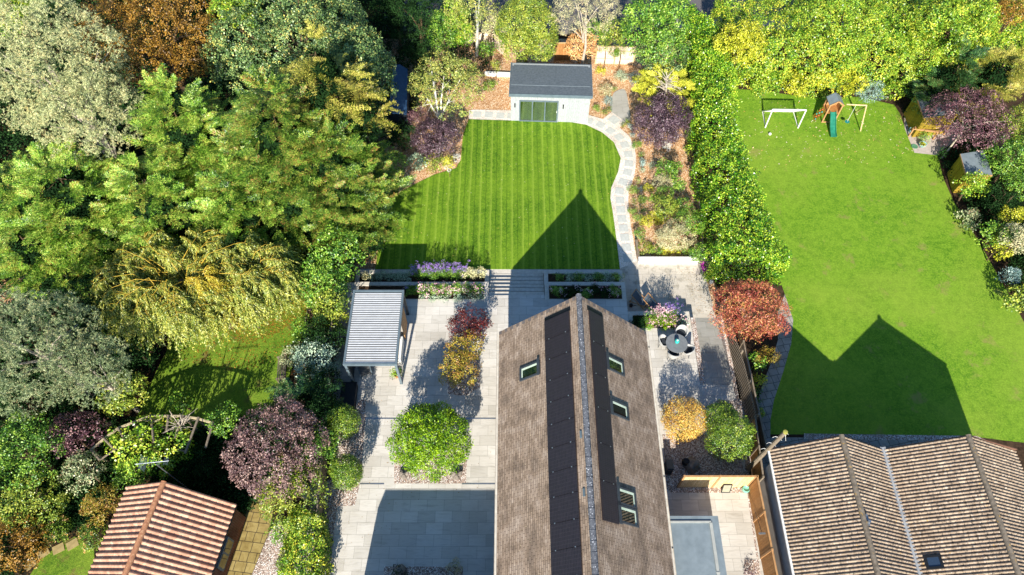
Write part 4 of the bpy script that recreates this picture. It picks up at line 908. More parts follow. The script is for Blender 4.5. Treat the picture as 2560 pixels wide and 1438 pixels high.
# weeping willow
def willow(label, x, y, rx, zc, col, twig, n, seed):
    c = P(x, y, zc); R_ = rx / SC(y, zc); root = thing('willow_tree', label, 'tree', (c[0], c[1], -.3)); pos = []; L = []; m = MB(); m.tube([(c[0], c[1], -.3), (c[0], c[1], zc - 1.)], [.3, .2], 8); m.build('trunk', MT['bark_t'], root); m = MB()
    for i in range(n):
        ph = i * 2.39996; l_ = R_ * G.uniform(.35, 1.0) ; zz = zc - 1. + G.uniform(-.3, .6); e = np.array([math.cos(ph), math.sin(ph)])
        p = [np.array([c[0] + G.normal() * .7, c[1] + G.normal() * .7, zz - .9]), np.array([c[0] + e[0] * l_ * .5, c[1] + e[1] * l_ * .35, zz + .8]), np.array([c[0] + e[0] * l_ * .85, c[1] + e[1] * l_ * .6, zz + .7]), np.array([c[0] + e[0] * l_ * 1.05, c[1] + e[1] * l_ * .75, zz + .2])]
        m.tube(p, [.035, .018, .011, .004], 4)
        for t in np.sort(G.uniform(.3, 1, 9)) * 2.999:
            k = int(t); f = t - k; q0 = p[k] * (1 - f) + p[k + 1] * f; sd_ = G.choice([-1, 1]) * G.uniform(.2, .9) * l_ / 4; q1 = q0 + np.array([-e[1], e[0], 0]) * sd_ + np.array([e[0], e[1], -.2]) * .4
            m.tube([q0, (q0 + q1) / 2 + [0, 0, .12], q1], [.012, .008, .003], 3, cap=False)
            for j in range(27):
                u = G.uniform(0, 1.05); pos.append(q0 + (q1 - q0) * u + G.normal(size=3) * [.06, .06, .05]); L.append(G.uniform(1.2, 2.8) * (.7 + .4 * l_ / R_))
    m.build('branches', MT[twig], root); pos = np.array(pos); L = np.array(L); nrm = np.tile([0, 0, 1.], (len(pos), 1)) + G.normal(size=(len(pos), 3)) * [.3, .3, .0]
    fr = frames(nrm, G.uniform(0, 6.28, len(pos))); fr[:, :, 2] *= 1.; V, A = scatter('strand', pos, fr, L, 0, .7)
    leafmesh('crown', V, A, pal(col), root, root.location)
willow('weeping willow with yellow green trailing branches over the worn lawn', 435, 680, 225, 5.0, 'willow', 'willowbark', 34, 3)
willow('weeping willow side crown trailing beside the dark hedge', 610, 660, 120, 4.4, 'willow', 'willowbark', 16, 3)
willow('bright yellow clump of willow shoots in the middle of the green willow', 500, 690, 42, 5.2, 'willowy', 'willowbark', 6, 4)
plant('pine_tree', 'bluish green spreading pine at the left edge below the orange patch', 'tree', 90, 875, 150, 5.5, 'cloud', 'pine_blue', rz=3, ry=1.1, g='w', K=22, lr=.36, bark='bark_p')
plant('pine_tree', 'bluish grey pine arm reaching towards the dark gap by the worn lawn', 'tree', 235, 930, 90, 4.8, 'cloud', 'pine_blue', rz=2, g='w', K=12, lr=.42, bark='bark_p')
plant('holly_bush', 'dark blue green bush under the willow at its left', 'bush', 245, 760, 85, 3., 'small', 'dark', g='w', K=12)
plant('shrub', 'dark evergreen undergrowth bush between bluish pine and worn lawn', 'bush', 345, 870, 60, 1.8, 'broad', 'dark', g='w', K=10)
plant('shrub', 'yellow green leafy bush on the edge of the shadowed lawn', 'bush', 305, 985, 58, 1.8, 'broad', 'midy', g='w', K=10)
plant('shrub', 'mottled green and yellow tree at the left edge beside the purple bush', 'bush', 60, 1130, 95, 3., 'small', 'mid', g='w', K=18, lr=.34, dens=.8)
plant('shrub', 'dark green bush at the left edge below the bluish pine', 'bush', 60, 1020, 100, 2., 'small', 'dark', g='w', K=12)
plant('smoke_bush', 'dark red purple bush left of the curved timber pergola', 'bush', 190, 1090, 62, 2., 'small', 'plum', g='w', K=12)
plant('variegated_shrub', 'cream and green variegated bush left of the terracotta roof', 'bush', 210, 1180, 50, 1.9, 'small', 'varg', g='w', K=12)
plant('cotoneaster', 'brown orange fine leaved bush beside the terracotta roof', 'bush', 258, 1260, 48, 1.2, 'fine', 'mapley', g='w', K=10, dens=.8)
plant('shrub', 'gold tinged bush on the left edge above the corner lawn', 'bush', 85, 1255, 75, 1.6, 'small', 'midy', g='w', K=12)
plant('shrub', 'brown autumn bush in the bottom left corner', 'bush', 45, 1360, 70, 1.2, 'small', 'brown', g='w', K=12)
plant('shrub', 'dark bush at the very bottom left', 'bush', 20, 1425, 45, .8, 'small', 'dark', g='w', K=8)
plant('topiary_ball', 'round clipped topiary ball nearer the left, beside the corner lawn', 'bush', 153, 1323, 33, .55, 'fine', 'box', rz=.65, g='w', K=1, lr=1., dens=1.2, flowers=('rust', .5, .8))
plant('topiary_ball', 'round clipped topiary ball nearer the terracotta roof', 'bush', 233, 1342, 30, .55, 'fine', 'box', rz=.6, g='w', K=1, lr=1., dens=1.2, flowers=('rust', .35, .8))
plant('purple_tree', 'rounded purple leaved tree right of the terracotta roof', 'tree', 697, 1125, 120, 3.3, 'small', 'purp', rz=2.2, g='w', K=26, lr=.34)
conifer('fir_tree', 'dark open fir behind the purple tree', 745, 985, 75, 3.8, col='cypd', n=330)
plant('ivy_mass', 'yellow green climber covering the inner ring of the curved pergola', 'climber', 375, 1115, 108, 1.9, 'broad', 'laurel_l', rz=.5, ry=.62, g='w', K=14, lr=.4, tr=.04)
plant('climbing_rose', 'pale flowered climbing rose on the right end of the curved pergola', 'climber', 557, 1050, 42, 1.9, 'small', 'mid', rz=.5, g='w', K=8, flowers=('white', .06), tr=.03)
plant('shrub', 'small bush with yellow tips on the shadowed lawn by the curved pergola', 'bush', 455, 1003, 27, 1.0, 'broad', 'mid', g='w', K=6)
plant('shrub', 'dark shrub in deep shade left of the purple tree', 'bush', 500, 1165, 45, .8, 'small', 'dark', g='w', K=8)
plant('shrub', 'low dark green shrub beyond the terracotta roof peak', 'bush', 330, 1185, 45, .7, 'small', 'mid', g='w', K=8)
ug = []
def inpoly(q, pg_):
    r_ = np.zeros(len(q), bool)
    for i in range(len(pg_)):
        a, b = pg_[i], pg_[(i + 1) % len(pg_)]; r_ ^= ((a[1] > q[:, 1]) != (b[1] > q[:, 1])) & (q[:, 0] < (b[0] - a[0]) * (q[:, 1] - a[1]) / (b[1] - a[1] + 1e-9) + a[0])
    return r_
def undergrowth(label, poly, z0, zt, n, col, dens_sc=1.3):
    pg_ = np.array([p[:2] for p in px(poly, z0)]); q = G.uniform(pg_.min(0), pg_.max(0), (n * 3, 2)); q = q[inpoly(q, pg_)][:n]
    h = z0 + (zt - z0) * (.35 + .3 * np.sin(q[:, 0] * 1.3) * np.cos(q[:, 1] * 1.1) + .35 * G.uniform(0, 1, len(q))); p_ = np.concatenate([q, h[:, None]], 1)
    V, A = scatter('broad', p_, frames(rdir(len(q), 1.5), G.uniform(0, 6.28, len(q))), dens_sc * G.uniform(.8, 1.3, len(q)), 0, .7); tag(leafmesh('undergrowth', V, A, pal(col)), label, 'undergrowth', kind='stuff')  # undergrowth added in dark leaf colours to read as deep shade
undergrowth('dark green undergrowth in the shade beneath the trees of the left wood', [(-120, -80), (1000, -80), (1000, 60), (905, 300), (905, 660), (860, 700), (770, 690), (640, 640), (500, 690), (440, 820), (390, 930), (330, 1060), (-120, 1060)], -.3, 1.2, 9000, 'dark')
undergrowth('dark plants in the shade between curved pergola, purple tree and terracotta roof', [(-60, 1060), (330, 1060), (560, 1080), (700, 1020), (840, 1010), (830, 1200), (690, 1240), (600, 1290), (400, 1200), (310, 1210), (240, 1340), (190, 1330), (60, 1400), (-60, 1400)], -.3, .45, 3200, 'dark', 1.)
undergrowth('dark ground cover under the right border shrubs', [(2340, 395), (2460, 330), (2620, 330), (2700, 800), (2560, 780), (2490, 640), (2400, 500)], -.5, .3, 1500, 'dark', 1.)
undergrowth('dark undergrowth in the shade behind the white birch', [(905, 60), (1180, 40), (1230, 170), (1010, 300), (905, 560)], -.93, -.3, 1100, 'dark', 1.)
# boundary hedge between left garden and drive
for i, (x, y, r, z, tp, col, lab) in enumerate([
 (845, 640, 62, 2.2, 'broad', 'mid', 'green bush at the corner of wood and lawn, farthest of the boundary bushes'),
 (805, 715, 62, 1.8, 'broad', 'mid', 'ivy covered green boundary bush level with the stone planters'),
 (830, 780, 45, 1.6, 'broad', 'midy', 'yellow flecked ivy bush beside the top of the pergola roof'),
 (815, 850, 52, 1.5, 'small', 'dark', 'dark boundary bush beside the middle of the pergola roof'),
 (790, 905, 58, 1.5, 'small', 'pale', 'silvery leaved boundary bush behind the garden bench'),
 (745, 890, 38, .9, 'small', 'varg', 'pale flowered bush touching the garden bench'),
 (765, 825, 30, .9, 'large', 'mid', 'bright green leafy plant beside the timber compost box'),
 (800, 975, 60, 1.6, 'small', 'dark', 'dark boundary bush behind the black storage box'),
 (805, 1045, 52, 1.7, 'small', 'dark', 'dark boundary bush behind the upper clipped box bush'),
 (800, 1120, 45, 1.6, 'small', 'mid', 'green boundary bush right of the purple tree')]):
    plant('boundary_bush', lab, 'bush', x, y, r, z, tp, col, rz=z * .9, g='w', K=10)
plant('shrub', 'sage and yellow green bush under the purple tree at the head of the drive hedge', 'bush', 735, 1235, 85, 1.9, 'small', 'midy', g='w', K=16)
hedge('ivy_hedge', 'ivy clad yellow green hedge between stone path and drive at the bottom', hpx([((712, 1440, .3), (800, 1470, 1.6), -.3, 1.7), ((728, 1360, .3), (800, 1370, 1.6), -.3, 1.7), ((745, 1290, .3), (795, 1290, 1.6), -.3, 1.7)]), 'small', 'laurel_l', 2.2, .15)
plant('shrub', 'low green shrub between the stone path and the ivy hedge', 'bush', 700, 1330, 28, .3, 'small', 'mid', g='w', K=6)
# clipped box and shrubs on the drive
plant('box_bush', 'clipped glossy box bush on the drive edge, upper of two', 'bush', 866, 1050, 40, 1.5, 'small', 'box', rz=1.4, g='d', K=1, lr=1., dens=1.7, sc=.7)
plant('box_bush', 'clipped glossy box bush on the drive edge, lower of two', 'bush', 857, 1193, 46, 1.5, 'small', 'box', rz=1.4, g='d', K=1, lr=1., dens=1.7, sc=.7)
plant('box_bush', 'large clipped box bush standing between fence and gravel, in full sun', 'bush', 1825, 1095, 48, 1.5, 'small', 'box', rz=1.4, g='d', K=1, lr=1., dens=1.7, sc=.7)
plant('box_bush', 'darker clipped box bush just behind the sunlit one by the fence', 'bush', 1806, 1045, 40, 1.4, 'small', 'box', rz=1.3, g='d', K=1, lr=1., dens=1.7, sc=.7)
plant('bay_shrub', 'bright lime green rounded shrub in the middle of the drive', 'bush', 1073, 1103, 93, 2.1, 'laurel', 'bright', rz=1.7, g='d', K=20, lr=.4, sc=.85, dens=2.4)
plant('japanese_maple', 'dark wine red small maple nearest the planters on the patio', 'tree', 1172, 815, 50, 1.3, 'small', 'wine', rz=.8, g='d', K=12, lr=.42, dens=1.4)
plant('japanese_maple', 'yellow and green small maple touching the red one on the patio', 'tree', 1165, 868, 45, 1.5, 'broad', 'mapley', rz=.7, g='d', K=9, lr=.45, sc=.7, dens=.8)
plant('japanese_maple', 'golden brown small maple lowest of the three on the patio', 'tree', 1148, 920, 52, 1.5, 'broad', 'mapley', rz=.8, g='d', K=10, lr=.45, sc=.7, dens=.8)
plant('golden_maple', 'dome shaped golden orange maple on the gravel right of the house', 'tree', 1711, 1053, 54, 1.1, 'fine', 'orange', rz=.95, g='d', K=4, lr=.8, dens=2.6)
plant('potted_plant', 'lime green leafy plant at the foot of the pergola post', 'plant', 988, 935, 13, .5, 'large', 'bright', rz=.45, g='d', K=3, sc=.6, tr=.015)
plant('ornamental_grass', 'tufted grass at the right end of the shaded gravel bed', 'plant', 1138, 1418, 18, .25, 'fine', 'olive', g='d', K=3, tr=0.01)
plant('shrub', 'low dark shrub in the shaded gravel bed at the bottom', 'plant', 1000, 1430, 20, .2, 'fine', 'dark', g='d', K=4, tr=.01)
# ------------------------------------------------------------------ north end
def birch(label, x, y, rx, zc, feet, nb):
    r = plant('birch_tree', label, 'tree', x, y, rx, zc, 'broad', 'birch', rz=1.9, g='g', K=24, lr=.3, dens=.5, tr=0, sc=.8); return r
c = birch('multi stemmed white birch at the top left corner of the striped lawn', 1115, 212, 98, 3.4, None, 0)
m = MB(); f = P(1098, 305, -.9)
for q in ((1062, 235, 2.4), (1085, 200, 3.4), (1110, 190, 3.6), (1128, 240, 2.2), (1150, 200, 3.3), (1075, 150, 3.8)):
    t = P(*q); m.tube([f + G.normal(size=3) * [.12, .08, 0], f * .55 + t * .45 + [0, 0, .15], t], [.075, .055, .015], 7)
    for k in range(5):
        s = f * (.5 - .08 * k) + t * (.5 + .08 * k); m.tube([s, s + rdir(1, .6)[0] * .9], [.02, .005], 4)
m.build('trunk', MT['birch'], c)
c = plant('birch_tree', 'tall slim birch with white double trunk at the top edge', 'tree', 1180, 25, 72, 7., 'small', 'birch', rz=2., g='g', K=12, lr=.35, dens=.5, tr=0)
m = MB(); a = P(1192, 143, -.9); b = P(1199, -10, 8.6)
m.tube([a, (a + b) / 2 + [-.05, 0, 0], b], [.13, .1, .04], 8); m.tube([(a * .55 + b * .45), P(1189, 10, 7)], [.07, .03], 6)
m.build('trunk', MT['birch'], c)
plant('shrub', 'dark evergreen in deep shade at the top between oak and birch', 'bush', 1050, 40, 75, 3.6, 'small', 'dark', rz=3.4, g='g', K=14)
plant('shrub', 'dark tree in deep shade on the top edge beside the bluish oak', 'bush', 985, 10, 60, 3.6, 'small', 'dark', rz=3.4, g='g', K=12)
plant('shrub', 'dark bush in shade right of the dark blue shed', 'bush', 1035, 140, 40, .8, 'small', 'dark', g='g', K=9)
plant('shrub', 'mid green upright shrub left of the tall slim birch', 'bush', 1108, 85, 38, 3., 'small', 'mid', rz=2.4, g='g', K=9)
plant('shrub', 'bright yellow green narrow climber strip left of the tall birch', 'bush', 1140, 40, 30, 4., 'broad', 'laurel_l', rz=1.6, g='g', K=6)
plant('shrub', 'yellow green narrow shrub under the climber strip by the cream wall', 'bush', 1160, 88, 20, 3., 'broad', 'laurel_l', rz=1.6, g='g', K=5)
plant('shrub', 'small green shrub between tall birch trunk and the dense rounded tree', 'bush', 1220, 125, 22, 1.0, 'small', 'mid', g='g', K=6)
plant('shrub', 'reddish green shrub behind the cream wall, right of the tall birch', 'bush', 1225, 60, 40, 2.5, 'small', 'olive', g='g', K=8)
plant('shrub', 'small yellow green plants behind the raised bark bed', 'bush', 1240, 165, 14, .3, 'small', 'midy', g='g', K=4, tr=.02)
plant('holm_oak', 'dense rounded bright green tree behind the left end of the garden room', 'tree', 1316, 85, 77, 2.6, 'small', 'midy', rz=2.8, g='g', K=9, lr=.6, dens=1.9)
plant('olive_tree', 'pale olive toned open tree with bare lower branches at the top edge', 'tree', 1465, 32, 92, 5., 'fine', 'olive', rz=2., ry=.8, g='g', K=22, lr=.3, dens=.55, tr=.13, bark='bark_p')
plant('shrub', 'dark green plant behind the rust coloured bush', 'bush', 1480, 78, 30, 1.5, 'small', 'mid', g='g', K=6)
plant('shrub', 'green shrub with yellow tips behind the cream fence', 'bush', 1530, 85, 36, 1.5, 'broad', 'midy', g='g', K=7)
plant('rust_bush', 'rust orange rounded bush behind the right end of the garden room', 'bush', 1453, 118, 38, 1.1, 'small', 'rust', rz=1.3, g='g', K=8, lr=.5)
plant('evergreen_tree', 'broad dark green tree at the top left of the laurel hedge', 'tree', 1640, 70, 80, 4.2, 'broad', 'mid', rz=3.4, ry=1.3, g='g', K=20, lr=.36)
plant('evergreen_tree', 'bluish green lower tree behind the yellow conifer', 'tree', 1655, 135, 65, 2.6, 'small', 'oak', rz=2.2, g='g', K=12)
for x, lab in ((1515, 'lollipop topiary standard against the cream fence, left of two'), (1554, 'lollipop topiary standard against the cream fence, right of two')):
    plant('topiary_standard', lab, 'plant', x, 126, 13, .9, 'fine', 'box', rz=.35, g='g', K=1, lr=1., tr=.03)
plant('shrub', 'thin upright shrub between the two lollipop standards', 'plant', 1538, 140, 9, .3, 'fine', 'mid', rz=.9, g='g', K=2, tr=.01)
c = plant('yellow_conifer', 'golden yellow conifer with a bare brushy centre beside the laurel hedge', 'tree', 1660, 228, 78, 1.9, 'frond_s', 'yconf', rz=1.2, g='g', K=16, lr=.36, dens=.62, tr=.1)
m = MB(); a = P(1664, 232, 2.7); b = P(1668, 190, 4.3); m.tube([a, b], [.1, .05], 7)
for k in range(42):
    s = a + (b - a) * G.uniform(.05, .95); e = rdir(1, .12)[0]; e[2] = abs(e[2]) * .4; l_ = G.uniform(.8, 1.6); m.tube([s, s + e * l_ * .6 + [0, 0, .1], s + e * l_ + [0, 0, -.02] + G.normal(size=3) * .1], [.028, .018, .006], 4)
m.build('bare_branches', MT['bark_p'], c)
plant('smoke_bush', 'near black purple bush below the yellow conifer', 'bush', 1656, 305, 68, 1.5, 'small', 'dkplum', rz=1.7, ry=1.15, g='g', K=14, lr=.42, sc=1., dens=2.2)
plant('smoke_bush', 'near black purple bush below the white birch', 'bush', 1092, 345, 58, 1.0, 'small', 'dkplum', rz=1.2, g='g', K=12, lr=.42, sc=1., dens=2.)
plant('smoke_bush', 'brownish purple bush in shade beside the dark blue shed', 'bush', 1050, 300, 30, .9, 'maple', 'plum', g='g', K=8, sc=.8)
for x, y, r, col, tp, lab in [(965, 415, 52, 'mid', 'small', 'glossy green bush in the shade by the left of the striped lawn'), (1045, 408, 24, 'pale', 'small', 'sage green bush at the lawn edge below the dark purple bush'),
 (1085, 408, 26, 'midy', 'small', 'low green and yellow bush at the lawn edge below the dark purple bush'), (1125, 405, 16, 'yell', 'small', 'small lime shrub at the inner corner of the striped lawn'), (1140, 395, 9, 'white', 'fine', 'small silver plant at the inner corner of the striped lawn'),
 (1122, 420, 9, 'white', 'fine', 'white flowered plant nearest the lawn edge corner'), (935, 640, 10, 'midy', 'fine', 'small plant in the narrow bark strip at the lower left lawn corner')]:
    plant('shrub', lab, 'bush', x, y, r, .1 if r < 30 else .6, tp, col, g='g', K=7, tr=.02)
plant('conifer_shrub', 'low dark conifer shrub at the left edge of the striped lawn', 'bush', 985, 470, 28, .1, 'frond_s', 'cyp2', g='g', K=6, tr=.02)
plant('shrub', 'yellow tipped branch end bush beside the lower left lawn', 'bush', 930, 580, 22, .6, 'frond_s', 'gold', g='g', K=5, tr=.02)
plant('shrub', 'deep shade bush between the oak and the dark purple bush', 'bush', 1005, 340, 40, .5, 'small', 'dark', g='g', K=7)
# ------------------------------------------------------------------ laurel hedge and the big hedge at top right
hedge('laurel_hedge', 'long glossy laurel hedge between the two gardens', hpx([((1712, 62, 1.), (1800, 90, 2.8), -.9, 2.9), ((1716, 180, 0), (1836, 175, 2.8), -.9, 2.9), ((1722, 330, -.5), (1850, 330, 2.6), -.9, 2.7), ((1742, 480, -.5), (1893, 450, 2.6), -.9, 2.7), ((1758, 590, -.5), (1938, 560, 2.6), -.9, 2.7), ((1775, 690, -.3), (1972, 640, 2.6), -.9, 2.7)]), 'laurel', 'laurel', 1.15, .28)
hedge('mixed_hedge', 'deep bright yellow green hedge bank across the top right', hpx([((1835, 205, .2), (1800, -20, 4.), -.5, 3.6), ((1950, 215, .2), (1950, -30, 4.4), -.5, 4.4), ((2060, 222, .2), (2080, -30, 4.6), -.5, 4.6), ((2200, 215, .2), (2220, -30, 4.8), -.5, 4.8), ((2300, 190, .2), (2360, -30, 5.), -.5, 5.), ((2420, 150, 1.2), (2520, -30, 5.), -.5, 5.2), ((2560, 130, 1.2), (2700, -30, 5.), -.5, 5.2)]), 'large', 'laurel_l', 1.25, .5, sc=.95)
for x, y, r, z, col, tp, lab in [(1905, 195, 42, .8, 'laurel_l', 'broad', 'bright laurel like shrub behind the white goal'), (1990, 210, 36, .5, 'yell', 'broad', 'yellow shrub in the hedge foot between goal and play tower'), (2050, 205, 30, .6, 'yell', 'broad', 'yellow green shrub directly behind the play tower'),
 (2120, 200, 45, .7, 'yell', 'broad', 'wide yellow shrub behind the swing beam'), (2175, 228, 34, .3, 'blueg', 'fine', 'blue grey feathery shrub at the hedge foot right of the swing'), (2230, 225, 30, .6, 'laurel_l', 'broad', 'lime green shrub between blue grey shrub and timber shed'),
 (1850, 110, 60, 3.6, 'yell', 'broad', 'yellow leaved patch shrub in the hedge bank near the road'), (2290, 140, 75, 2.6, 'laurel_l', 'small', 'olive green treetop above the dark roofed shed'), (2100, 60, 120, 4.2, 'laurel_l', 'large', 'broad yellow green treetop in the middle of the hedge bank'),
 (2380, 70, 110, 4.6, 'laurel_l', 'broad', 'yellow green treetop of the hedge bank near the right edge')]:
    plant('shrub', lab, 'bush', x, y, r, z, tp, col, g='n', K=12, lr=.42)
plant('tree', 'dark brown green tree in the top right corner', 'tree', 2540, 25, 50, 6., 'small', 'brown', g='n', K=8)
conifer('cypress_tree', 'dark green cypress behind the purple tree and the dark roofed shed', 2420, 130, 75, 5.5, col='cypd', g='n', n=420)
conifer('cypress_tree', 'yellow green feathery conifer at the upper right edge', 2540, 120, 95, 6.0, col='gold', g='n', n=430)
plant('purple_tree', 'wide purple leaved tree leaning over the two timber sheds', 'tree', 2425, 300, 102, 3.2, 'small', 'plum', rz=1.6, ry=.95, g='n', K=26, lr=.32, dens=.85, bark='bark_p', tr=.07)
for x, y, r, z, col, tp, lab in [(2530, 400, 62, 2.2, 'mid', 'small', 'dark green bush right of the grey roofed shed'), (2555, 310, 50, 3., 'midy', 'small', 'light green bush on the right edge beside the purple tree'), (2432, 462, 33, 1.6, 'laurel_l', 'large', 'yellow green small tree in front of the grey roofed shed'),
 (2420, 545, 26, .2, 'varg', 'broad', 'mottled shrub with fading leaves on the lawn edge below the sheds'), (2500, 500, 42, 1.2, 'dark', 'small', 'dark bush on the right border below the sheds'), (2530, 535, 28, 1.4, 'yell', 'small', 'bright yellow leaved shrub in the right border'),
 (2560, 460, 45, 2., 'mid', 'small', 'green shrub at the right edge between sheds and yellow shrub'), (2490, 590, 38, 1., 'mid', 'broad', 'green shrub hanging over the lawn from the right border'), (2500, 618, 28, 1.0, 'yell', 'small', 'yellow leaved small tree leaning over the lawn in the right border'),
 (2545, 600, 42, 1.8, 'olive', 'small', 'grey green shrub by the right edge behind the yellow leaved tree'), (2520, 690, 24, .3, 'blueg', 'small', 'blue grey low shrub in the right border'), (2545, 745, 34, .6, 'midy', 'broad', 'lower right border shrub with yellow variegated leaves')]:
    plant('shrub', lab, 'bush', x, y, r, z, tp, col, g='n', K=10)
plant('red_maple', 'large spreading red orange maple below the laurel hedge', 'tree', 1877, 778, 98, 2.0, 'maple', 'redm', rz=1.5, ry=.85, g='n', K=24, lr=.36, dens=1.5)
for x, y, r, z, col, tp, lab in [(1918, 895, 28, .6, 'mapley', 'fine', 'golden fine leaved shrub beneath the red maple'), (1893, 905, 20, .4, 'mid', 'broad', 'green shrub between slatted fence and golden shrub'), (1903, 955, 18, .4, 'yell', 'broad', 'yellow flowered shrub beside the grey paved path'), (1890, 990, 14, .3, 'mid', 'broad', 'small green shrub at the end of the yellow flowers')]:
    plant('shrub', lab, 'bush', x, y, r, z, tp, col, g='n', K=7, tr=.02)
plant('sunflower', 'yellow flower heads leaning over the paved path by the fence', 'plant', 1900, 1035, 12, .8, 'large', 'bright', g='n', K=3, sc=.5, flowers=('yell', .5, 1.), tr=.01)
# ------------------------------------------------------------------ bark bed right of the path
BP = [(1500, 178, 11, 'yell', 'small', 'lime shrub in the bark behind the right corner of the garden room', .0), (1585, 196, 16, 'blueg', 'fine', 'blue green fluffy plant above the round patio', 0), (1552, 193, 16, 'pale', 'fine', 'sage cushion plant left of the yellow conifer', 0),
 (1513, 225, 16, 'olive', 'small', 'loose green shrub right of the garden room', 0), (1536, 222, 6, 'mid', 'fine', 'tiny green dome at the tip of the round patio', -.1), (1518, 253, 12, 'blueg', 'fine', 'blue grey edging plant left of the round patio', -.1),
 (1495, 270, 9, 'mid', 'fine', 'spiky small plant beside the garden room path', -.1), (1521, 273, 7, 'box', 'fine', 'small clipped dome left of the path branch, upper', -.1), (1511, 283, 7, 'box', 'fine', 'small clipped dome left of the path branch, lower', -.1),
 (1567, 303, 7, 'box', 'fine', 'small clipped dome right of the path branch, upper', -.1), (1558, 313, 7, 'box', 'fine', 'small clipped dome right of the path branch, lower', -.1), (1576, 318, 9, 'blueg', 'fine', 'blue grey tuft beside the curve of the path', -.1), (1580, 340, 7, 'blueg', 'fine', 'blue grey tuft below the first tuft on the curve', -.1),
 (1596, 363, 13, 'mid', 'fine', 'green lavender clump just right of the path curve', -.1), (1604, 387, 6, 'mid', 'fine', 'tiny green clump below the lavender clump', -.1), (1607, 406, 10, 'blueg', 'fine', 'blue green clump right of the widest part of the path', -.1), (1606, 425, 7, 'pale', 'fine', 'small pale clump below the blue green clump', -.1),
 (1630, 415, 9, 'pale', 'fine', 'pale leafy clump in the open bark', -.1), (1593, 450, 7, 'mid', 'fine', 'single small dome where the path narrows', -.1), (1582, 475, 13, 'mid', 'fine', 'lavender cushion touching the path where it straightens', -.1), (1602, 476, 7, 'blueg', 'fine', 'blue cushion beside the lavender cushion', -.1),
 (1622, 472, 12, 'yell', 'small', 'small yellow flowered shrub in the middle of the bark bed', 0), (1606, 500, 13, 'box', 'small', 'dark green dense shrub near the path, upper', .1), (1607, 520, 12, 'dark', 'small', 'dark green dense shrub near the path, lower', .1), (1584, 503, 7, 'mid', 'fine', 'small dome between two slabs of straight path', -.1),
 (1583, 527, 11, 'mid', 'fine', 'green cushion at the straight path edge', -.1), (1592, 545, 12, 'mid', 'fine', 'leafy cushion with purple tips at the straight path edge', 0), (1636, 495, 12, 'bright', 'small', 'bright leafy shrub in the middle of the bark bed', .1),
 (1665, 428, 26, 'mid', 'broad', 'open green shrub in the upper bark bed', .5), (1690, 420, 16, 'mid', 'broad', 'green shrub touching the hedge side of the bark bed', .4), (1655, 455, 22, 'olive', 'small', 'greyish flowered shrub in the bark bed', .3), (1697, 460, 16, 'mid', 'broad', 'deep green shrub beside the low fence', .3),
 (1660, 485, 22, 'mid', 'small', 'shaded green shrub in the middle right of the bark bed', .3), (1665, 520, 30, 'midy', 'broad', 'yellow green leafy shrub in the lower bark bed', .5), (1705, 515, 22, 'mid', 'broad', 'green shrub with dark gaps beside the low fence', .4),
 (1615, 555, 15, 'yell', 'small', 'bright yellow flower clump near the straight path', 0), (1637, 545, 16, 'yell', 'small', 'golden yellow flower clump right of the first', 0), (1653, 552, 11, 'yell', 'small', 'small golden clump nearest the grasses', 0),
 (1601, 585, 14, 'mid', 'small', 'green clump above the pale wall', 0), (1720, 560, 38, 'mid', 'small', 'large feathery green shrub by the hedge', .6), (1690, 590, 42, 'olive', 'small', 'large feathery grey green shrub in the lower corner', .5), (1665, 595, 26, 'cream', 'fine', 'pale feathery grass clump in the lower corner', .1),
 (1615, 622, 22, 'midy', 'small', 'low border plants along the pale wall, left', -.3), (1662, 628, 14, 'yell', 'small', 'yellow border plant along the pale wall, left of two', -.3), (1687, 628, 10, 'yell', 'small', 'yellow border plant along the pale wall, right of two', -.3), (1640, 625, 16, 'mid', 'small', 'green border plants along the pale wall between yellows', -.3), (1712, 625, 20, 'mid', 'small', 'green border plants along the pale wall, right', -.3), (1748, 630, 22, 'mid', 'broad', 'green shrub beside the magenta chair', .2),
 (1225, 215, 16, 'mid', 'small', 'small green shrub in the bark left of the garden room', -.1), (1665, 365, 12, 'white', 'fine', 'pale silver plant below the near black purple bush', -.1)]
for x, y, r, col, tp, lab, z in BP:
    plant('bed_plant', lab, 'plant', x, y, r, z - .5 if z < .05 else z, tp, col, g='g', K=3 if r < 14 else 6, lr=.6, tr=.01, sc=.8 if tp == 'fine' else .7, dens=1.1)
# ------------------------------------------------------------------ planter flowers
def stems_flower(lab, x, y, z0, rx, ry, h, n, col, leaf, fl_sc=.8, group=None, g=None):
    c = P(x, y, z0); root = thing('flower_clump', lab, 'flowers', c, 0, group); p = c + np.stack([G.normal(size=n) * rx * .5, G.normal(size=n) * ry * .5, G.uniform(.1, .8, n) * h * .7], 1)
    V, A = scatter('fine', p, frames(rdir(n, 1.), G.uniform(0, 6, n)), G.uniform(.8, 1.4, n)); leafmesh('leaves', V, A, pal(leaf), root, c)
    m = MB(); tip = []
    for i in range(int(n * 1.3)):
        b = c + [G.normal() * rx * .35, G.normal() * ry * .35, 0]; t = b + [G.normal() * .2, G.normal() * .15, h * G.uniform(.7, 1.1)]; m.tube([b, t], .006, 3, cap=False); tip.append(t)
    m.build('stems', MT['willowbark'] if 0 else speck('green_stems', '4f6a34', '6a8746', 5) if 'green_stems' not in bpy.data.materials else bpy.data.materials['green_stems'], root)
    tip = np.array(tip); V, A = scatter('flower', tip, frames(rdir(len(tip), 2.), G.uniform(0, 6, len(tip))), fl_sc * G.uniform(.6, 1.2, len(tip))); leafmesh('flowers', V, A, pal(col), root, c)
